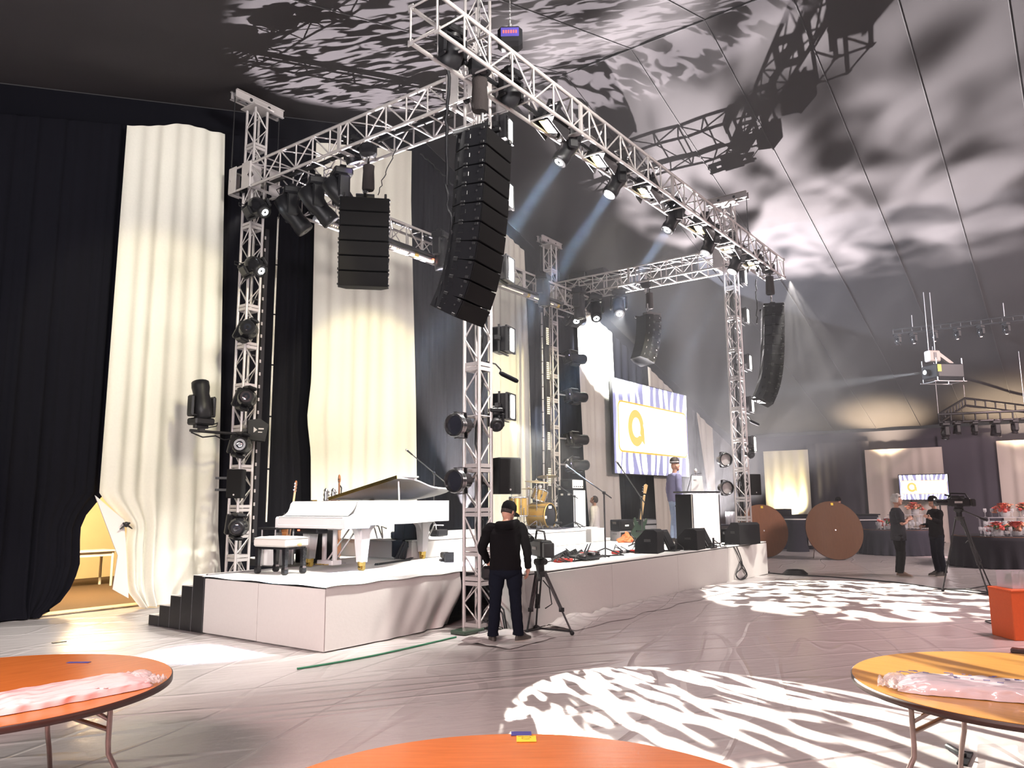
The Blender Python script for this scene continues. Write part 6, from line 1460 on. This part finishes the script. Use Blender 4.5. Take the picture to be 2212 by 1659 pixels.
def dressed(label, c, r, m):
    t = thing('dressed_table', label, 'table', (c[0], c[1], 0), 0, 'dressed tables in the far room')
    b = MB()
    def cl(u, v):
        a = 2*PI*u
        if v < .4: rr = r*v/.4; return (rr*math.cos(a), rr*math.sin(a), .765)
        w_ = (v-.4)/.6; rr = r+.02+.05*w_*math.sin(a*26)*w_+.10*w_; return (rr*math.cos(a), rr*math.sin(a), .765*(1-w_)+.01)
    b.grid(cl, 120, 14); b.part('cloth', m, t); MB().lathe([(0, .72), (r-.02, .72), (r-.02, .755), (0, .755)], n=32).part('tabletop', 'wood3', t)
    for k in range(4): rod(t, 'leg', (.6*math.cos(k*PI/2), .6*math.sin(k*PI/2), 0), (.6*math.cos(k*PI/2), .6*math.sin(k*PI/2), .72), .02, 'steel')
    return t
def tier(label, c, z, yaw):
    t = thing('acrylic_tier', label, 'stand', (c[0], c[1], z), yaw, 'clear acrylic tiers')
    MB().box((0, 0, .42), (1.1, .5, .02)).part('shelf', 'acrylic', t)
    for x in (-.5, .5):
        for y in (-.2, .2): MB().box((x, y, .21), (.03, .03, .42)).part('leg', 'acrylic', t)
tb1 = pd(1938, 1150, 24.6); tb2 = pd(2170, 1190, 19.9)
dressed('slate clothed round table behind the man with grey hair', tb1, .98, 'clothgrey'); dressed('black clothed round table at the right edge behind the tall tripod', tb2, 1.12, 'tablecloth')
tier('clear tier of glassware behind the grey haired man', pd(1965, 1150, 25.0), .766, FY); tier('clear tier on the black clothed table at the right edge', pd(2170, 1150, 20.6), .766, FY)
def atz(u, d, z): p = pd(u, 1000, d); return (p.x, p.y, z)
arrangement('coral flowers on the clear tier between the two talking men', atz(1968, 25.0, 1.20), 10, 1)
arrangement('dark red flowers low on the slate clothed table', atz(1905, 24.4, .768), 9, 3)
arrangement('bright coral flowers on the black table right of the tripod', atz(2180, 19.4, .768), 12, 4)
arrangement('dark red flowers on the black table close to the camera handle', atz(2140, 19.2, .768), 8, 6, .26)
arrangement('salmon flowers on the clear tier above the black table', atz(2160, 20.6, 1.20), 10, 7)
arrangement('coral flowers at the very right edge on the clear tier', atz(2206, 20.6, 1.20), 8, 8, .24)
GL = MB(); GL.lathe([(.035, 0), (.04, .005), (.008, .015), (.008, .10), (.04, .14), (.042, .22), (.039, .22), (.036, .145), (.0, .11)], n=10); gme = GL.mesh('glass', 'glass')
VL = MB(); VL.lathe([(.06, 0), (.06, .34), (.055, .34), (.055, .01), (0, .01)], n=12); vme = VL.mesh('vase', 'glass')
r = random.Random(77)
def scatter(me, name, label, cat, us, d0, d1, z, n, grp):
    for k in range(n):
        p = atz(us[0]+(us[1]-us[0])*(k+.5)/n, r.uniform(d0, d1), z); o = link(name, me); o.location = p; tag(o, label % ORD[k], cat, grp)
scatter(gme, 'wine_glass', '%s clear wine glass from the left on the slate clothed table', 'glass', (1880, 1990), 24.0, 24.5, .768, 14, 'wine glasses on the slate clothed table')
scatter(vme, 'glass_cylinder', '%s tall glass cylinder from the left on the slate clothed table', 'vase', (1882, 1995), 24.9, 25.2, .768, 8, 'glass cylinders on the slate clothed table')
scatter(gme, 'wine_glass', '%s clear wine glass from the left on the black clothed table', 'glass', (2100, 2212), 19.1, 19.6, .768, 14, 'wine glasses on the black clothed table')
scatter(vme, 'glass_cylinder', '%s tall glass cylinder from the left on the black clothed table', 'vase', (2110, 2206), 20.0, 20.3, .768, 7, 'glass cylinders on the black clothed table')
scatter(gme, 'wine_glass', '%s clear wine glass from the left on the right clear tier', 'glass', (2110, 2212), 20.5, 20.8, 1.198, 7, 'wine glasses on the right clear tier')
# bar counter and frames behind the upended tables
t = thing('bar_counter', 'long dark draped bar counter in front of the yellow lit drape', 'counter', pd(1760, 1120, 27.6)*1, FY+math.radians(0)); t.location.z = 0
MB().box((0, 0, .57), (4.2, .6, 1.14), bev=.02).part('draped_body', 'clothgrey', t); MB().box((0, 0, 1.16), (4.3, .7, .04), bev=.01).part('top', 'tablecloth', t); MB().box((0, -.34, .98), (4.3, .02, .03)).part('rail', 'whitepaint', t)
for k in range(6): MB().box((-1.6+.55*k, -.33, .5), (.03, .02, .9)).part('rail_post', 'whitepaint', t)
MB().box((-.15, -.34, .5), (.5, .02, .75)).part('pale_panel', 'drape_white', t)
t = thing('equipment_case', 'low dark case lying on the bar counter', 'case', (0, 0, 0)); q = pd(1678, 1080, 27.6); t.location = (q.x, q.y, 1.18); t.rotation_euler = (0, 0, FY); MB().prism([(-.35, 0), (.45, 0), (.45, .2), (-.2, .2), (-.35, .1)], -.15, .15, Matrix(((1, 0, 0, 0), (0, 0, 1, 0), (0, 1, 0, 0), (0, 0, 0, 1)))).part('case', 'tablecloth', t)
t = thing('cocktail_table', 'small dark draped table between the upended tables', 'table', (0, 0, 0)); q = pd(1722, 1160, 26.2); t.location = (q.x, q.y, 0)
MB().lathe([(.36, 0), (.30, .3), (.30, .9), (.36, 1.02), (.0, 1.03)], n=20).part('cloth', 'clothgrey', t); MB().lathe([(0, 1.03), (.38, 1.03), (.38, 1.06), (0, 1.06)], n=20).part('tabletop', 'whitepaint', t)
scatter(gme, 'wine_glass', '%s clear glass from the left on the end of the bar counter', 'glass', (1752, 1772), 27.5, 27.7, 1.18, 4, 'glasses on the bar counter')
# clear bottles behind the lectern
t = thing('side_table', 'small blue grey table with clear bottles behind the lectern and right tower', 'table', at(1572, 21.5, 0), FY); MB().box((0, 0, 1.02), (.75, .5, .03), bev=.006).part('tabletop', 'clothgrey', t)
for x in (-.34, .34):
    for y in (-.2, .2): rod(t, 'leg', (x, y, 0), (x, y, 1.0), .015, 'steel')
for i in range(3): o = link('water_bottle', vme); o.location = at(1566+7*i, 21.5, 1.036); tag(o, '%s clear bottle from the left on the small table behind the lectern' % ORD[i], 'bottle', 'clear bottles behind the lectern')
# orange box with plants
p = gz(2192, 1384, 0); t = thing('orange_box', 'tall orange box at the right edge of the picture', 'box', (p.x+RT0.x*.24+FW0.x*.2, p.y+RT0.y*.24+FW0.y*.2, 0), FY); MB().box((0, 0, .29), (.5, .45, .58), bev=.008).part('box', 'orangebox', t); MB().box((0, 0, .575), (.51, .46, .03), bev=.008).part('rim', 'orangebox', t)
t = thing('plant_tub', 'clear tub of green leaves on the orange box', 'plant', (t.location.x, t.location.y, .592), FY)
b = MB()
for s in (-1, 1): b.box((s*.17, 0, .1), (.006, .3, .2)); b.box((0, s*.15, .1), (.34, .006, .2))
b.box((0, 0, .003), (.34, .3, .006)); b.part('tub', 'acrylic', t); r = random.Random(8)
for k in range(16):
    a = r.uniform(0, 6.28); x, y = r.uniform(-.13, .13), r.uniform(-.11, .11); b = MB(); b.add([(x, y, .01), (x+.03*math.cos(a), y+.03*math.sin(a), .1), (x+.05*math.cos(a+.5), y+.05*math.sin(a+.5), .19), (x-.03*math.cos(a), y-.03*math.sin(a), .11)], [(0, 1, 2, 3)]); b.part('leaf', 'leaf', t)
# ---------------------------------------------------------------- far hanging rigs
t = thing('lighting_bar', 'dark lighting bar hung with small lamps under the far roof', 'lighting bar', (0, 0, 0)); a, c = px(1930, 722, 18), px(2260, 686, 18)
for dz in (0, .14): rod(t, 'tube', a+V((0, 0, dz)), c+V((0, 0, dz)), .03, 'blackmetal')
for k in range(16): q = a.lerp(c, k/15); rod(t, 'rung', q, q+V((0, 0, .14)), .016, 'blackmetal', 6)
for k in (.14, .75): q = a.lerp(c, k); rod(t, 'hanging_steel', q+V((0, 0, .14)), (q.x, q.y, roofz(q.x)-.1), .01, 'steel', 6)
for i, (u, v) in enumerate([(1938, 738), (1973, 744), (2017, 735), (2066, 728), (2117, 722), (2172, 718)]):
    q = px(u, v-24, 18); mover('%s small lamp from the left under the far lighting bar' % ORD[i], (q.x, q.y, a.lerp(c, (u-1930)/330).z-.03), (0, 0, -1), (q.x, q.y, 0), .62, 'pink' if i else 'off', 'ball', 'small lamps under the far lighting bar')
    if i: spot('far bar beam %d' % i, (q.x, q.y, q.z-.5), (q.x, q.y, 0), 900, (1, .62, .66), 8, .3, .03)
t = thing('projector', 'big dark projector hung under the far roof with a yellow label', 'projector', (0, 0, 0)); q = pd(2036, 804, 22.0); t.location = q; t.rotation_euler = (0, 0, FY+.15)
MB().box((0, 0, 0), (.85, .7, .42), bev=.04).part('case', 'black', t); MB().box((-.36, -.36, .06), (.10, .02, .20)).part('yellow_label', 'yellowtag', t)
b = MB(); b.cyl((-.42, 0, -.02), (-.56, 0, -.02), .09, .10, 14); ln = b.part('lens', 'blackgloss', t); MB().cyl((-.565, 0, -.02), (-.57, 0, -.02), .06, n=12).part('lit_glass', 'lens_cool', ln)
lp_ = q+Matrix.Rotation(FY+.15, 3, 'Z') @ V((-.62, 0, -.02)); spot('projector beam', lp_, pd(1640, 852, 22.5), 42000, (.92, .97, 1.0), 8.5, .8, .03)
for x in (-.4, .4):
    for y in (-.3, .3): rod(t, 'frame_post', (x, y, -.3), (x, y, .36), .016, 'steel', 6)
    rod(t, 'frame_rail', (x, -.34, -.3), (x, .34, -.3), .016, 'steel', 6)
for y in (-.3, .3): rod(t, 'frame_rail', (-.5, y, -.3), (.5, y, -.3), .016, 'steel', 6)
t = thing('white_power_box', 'white panel box with a rail hung above the far projector', 'box', (0, 0, 0)); q = pd(2014, 770, 22.0); t.location = q; t.rotation_euler = (0, 0, FY+.15)
MB().box((0, 0, 0), (.36, .25, .32), bev=.03).part('box', 'drape_white', t); MB().box((0, -.13, 0), (.09, .01, .2)).part('slot', 'blackmetal', t)
b = MB(); b.prism([(.18, .14), (.62, -.18), (.55, -.24), (.18, .02)], -.05, .05, Matrix(((1, 0, 0, 0), (0, 0, 1, 0), (0, 1, 0, 0), (0, 0, 0, 1)))); b.part('arm_rail', 'drape_white', t)
for x in (-.1, .1): rod(t, 'hanging_steel', (x, 0, .15), (x, 0, 1.9), .01, 'steel', 6)
# polygonal truss
t = thing('ring_truss', 'dark polygonal ring truss hung with lamps above the far tables', 'truss', (0, 0, 0)); Pq = [pd(2028, 904, 25.0), pd(2085, 868, 27.2), pd(2215, 884, 27.6), pd(2330, 884, 27.0), pd(2330, 888, 24.6), pd(2215, 896, 24.4)]; zt = Pq[0].z
for p_, q_ in zip(Pq, Pq[1:]+Pq[:1]):
    for dz in (-.13, .13): rod(t, 'chord', p_+V((0, 0, dz)), q_+V((0, 0, dz)), .04, 'blackmetal', 6)
    n = max(2, int((q_-p_).length/.35))
    for k in range(n+1): c_ = p_.lerp(q_, k/n); rod(t, 'rung', c_+V((0, 0, -.13)), c_+V((0, 0, .13)), .025, 'blackmetal', 6)
for p_ in (Pq[0], Pq[1], Pq[5]): rod(t, 'hanging_steel', p_+V((0, 0, .13)), (p_.x, p_.y, roofz(p_.x)-.1), .008, 'steel', 6)
for i, u in enumerate([2040, 2066, 2104, 2149, 2190]):
    q = Pq[0].lerp(Pq[5], (u-2028)/187); mover('%s dark lamp from the left under the ring truss' % ORD[i], q+V((0, 0, -.15)), (0, 0, -1), (q.x-.2, q.y+.4, 0), 1.0 if i in (0, 3) else .8, 'off', 'wash' if i % 2 else 'ball', 'dark lamps under the ring truss')
screen('far_screen', 'small far screen between pale drapes showing the same letter mark', Matrix.Translation((26.3, -1.25, 1.66)) @ Matrix.Rotation(-PI/2, 4, 'Z'), 1.72, .97)
fs_ = bpy.data.objects['far_screen']
for x_ in (-.5, .5): rod(fs_, 'stand_post', (x_, .12, -1.65), (x_, .12, .2), .03, 'blackmetal'); block(fs_, 'stand_foot', (x_, .1, -1.645), (.1, .6, .03), 'blackmetal')
# floor cables
def soft(P, n=5):
    Q = []
    for i in range(len(P)-1):
        p0, p1, p2, p3 = P[max(i-1, 0)], P[i], P[i+1], P[min(i+2, len(P)-1)]
        for q in range(n): u = q/n; Q.append(.5*(2*p1+(p2-p0)*u+(2*p0-5*p1+4*p2-p3)*u*u+(3*p1-p0-3*p2+p3)*u**3))
    return Q+[P[-1]]
def ground(label, pts, rad=.012, grp=None, m='black', name='cable'):
    b = MB(); P = [V((p_.x, p_.y, rad)) for p_ in pts]; Q = []
    b.tube(soft(P), rad, 6); return single(name, b, m, label, 'cable', grp)
ground('long black cable running from the stage end across the floor to the tall tripod', [gz(u, v, 0) for u, v in ((1655, 1238), (1700, 1242), (1790, 1247), (1880, 1254), (1960, 1262), (2040, 1274), (2100, 1281), (2160, 1287))])
b = MB(); c_ = gz(1718, 1241, 0)
for k in range(5): b.tube([(c_.x+(.30-.02*k)*math.cos(a), c_.y+(.26-.02*k)*math.sin(a), .02+.018*k) for a in [j*PI/10 for j in range(20)]], .016, 5, closed=True)
single('cable_coil', b, 'black', 'flat black coil of cable on the floor right of the stage end', 'cable')
b = MB(); c_ = gz(2166, 1348, 0); b.tube([(c_.x+.16*math.cos(a)*(1+.2*math.sin(3*a)), c_.y+.2*math.sin(a), .012+.01*abs(math.sin(a))) for a in [j*PI/9 for j in range(16)]], .009, 5); single('cable_loop', b, 'black', 'small loop of black cable on the floor near the orange box', 'cable')
b = MB()
for dx in (0, .16): b.tube(soft([py(1585+dx*40, 1182, Y0-.03)+V((0, -.0, .01)), py(1597+dx*20, 1205, Y0-.04), py(1603, 1225, Y0-.04), py(1590 if dx else 1612, 1240, Y0-.05), py(1600, 1252, Y0-.07), py(1614 if dx else 1590, 1242, Y0-.05), py(1600, 1212, Y0-.04)]), .012, 5)
single('cable', b, 'black', 'two black cables looped down the white front of the stage near its right end', 'cable')
ground('black cable along the foot of the stage near its right end', [gz(u, v, 0) for u, v in ((1588, 1256), (1620, 1248), (1645, 1241), (1662, 1236))])
ground('dark green taped cable lying on the sheeting in front of the left wing', [gz(u, v, 0) for u, v in ((642, 1447), (700, 1438), (800, 1420), (900, 1398), (985, 1378))], .012, None, 'tealtape')
b = MB(); c_ = gz(1010, 1368, 0); b.box((c_.x, c_.y, .03), (.4, .25, .05), bev=.01); single('cable_ramp', b, 'green', 'dark green low box at the foot of the near tower', 'box')
b = MB(); r = random.Random(2)
for k in range(8):
    x, y = .25+r.uniform(-.25, .35), -.15+r.uniform(-.2, .2); b.tube([(x, y, .015), (x+.2*r.uniform(-1, 1), y+.15*r.uniform(-1, 1), .1*r.random()+.02), (x+.3*r.uniform(-1, 1), y+.15*r.uniform(-1, 1), .3*r.random()+.02), (.2, .2, .5+.3*r.random())], .012, 5)
single('cables', b, 'black', 'nest of black cables around the base of the near tower', 'cables')
b = MB(); q = gz(128, 1388, 0); b.box((q.x, q.y, .004), (.16, .05, .008)); single('tape_scrap', b, 'black', 'scrap of black tape on the floor beyond the left table', 'tape')
b = MB(); q = gz(2085, 1640, 0)
b.box((q.x, q.y, .006), (.30, .06, .012), Matrix.Translation((0, 0, 0))); b.tube([(q.x+.0, q.y, .02), (q.x+.05, q.y+.1, .05), (q.x+.16, q.y+.12, .02)], .02, 6); single('black_strap', b, 'black', 'black strap lying under the lower right table', 'strap')
b = MB(); q = gz(1722, 1412, 0); q2 = gz(2170, 1412, 0)
b.box((gz(2203, 1412, 0).x, gz(2203, 1412, 0).y, .03), (.1, .16, .05), bev=.01); single('brown_block', b, 'edge', 'small brown block on the floor beside the orange box', 'block')
# ---------------------------------------------------------------- thin stage haze filling the tent
b = MB(); b.box((12.85, -6, 5.6), (28.1, 25.2, 11.1))
m = bpy.data.materials.new('thin stage haze'); m.use_nodes = True; nt = m.node_tree; nt.nodes.clear()
o_ = nt.nodes.new('ShaderNodeOutputMaterial'); vs_ = nt.nodes.new('ShaderNodeVolumeScatter'); vs_.inputs['Color'].default_value = (0.9, 0.9, 0.95, 1); vs_.inputs['Density'].default_value = HAZE; vs_.inputs['Anisotropy'].default_value = 0.25
nt.links.new(vs_.outputs[0], o_.inputs['Volume']); M['haze'] = m
if HAZE > 0:
    o = single('haze', b, 'haze', 'thin smoke haze hanging through the whole tent', 'haze', kind='stuff')
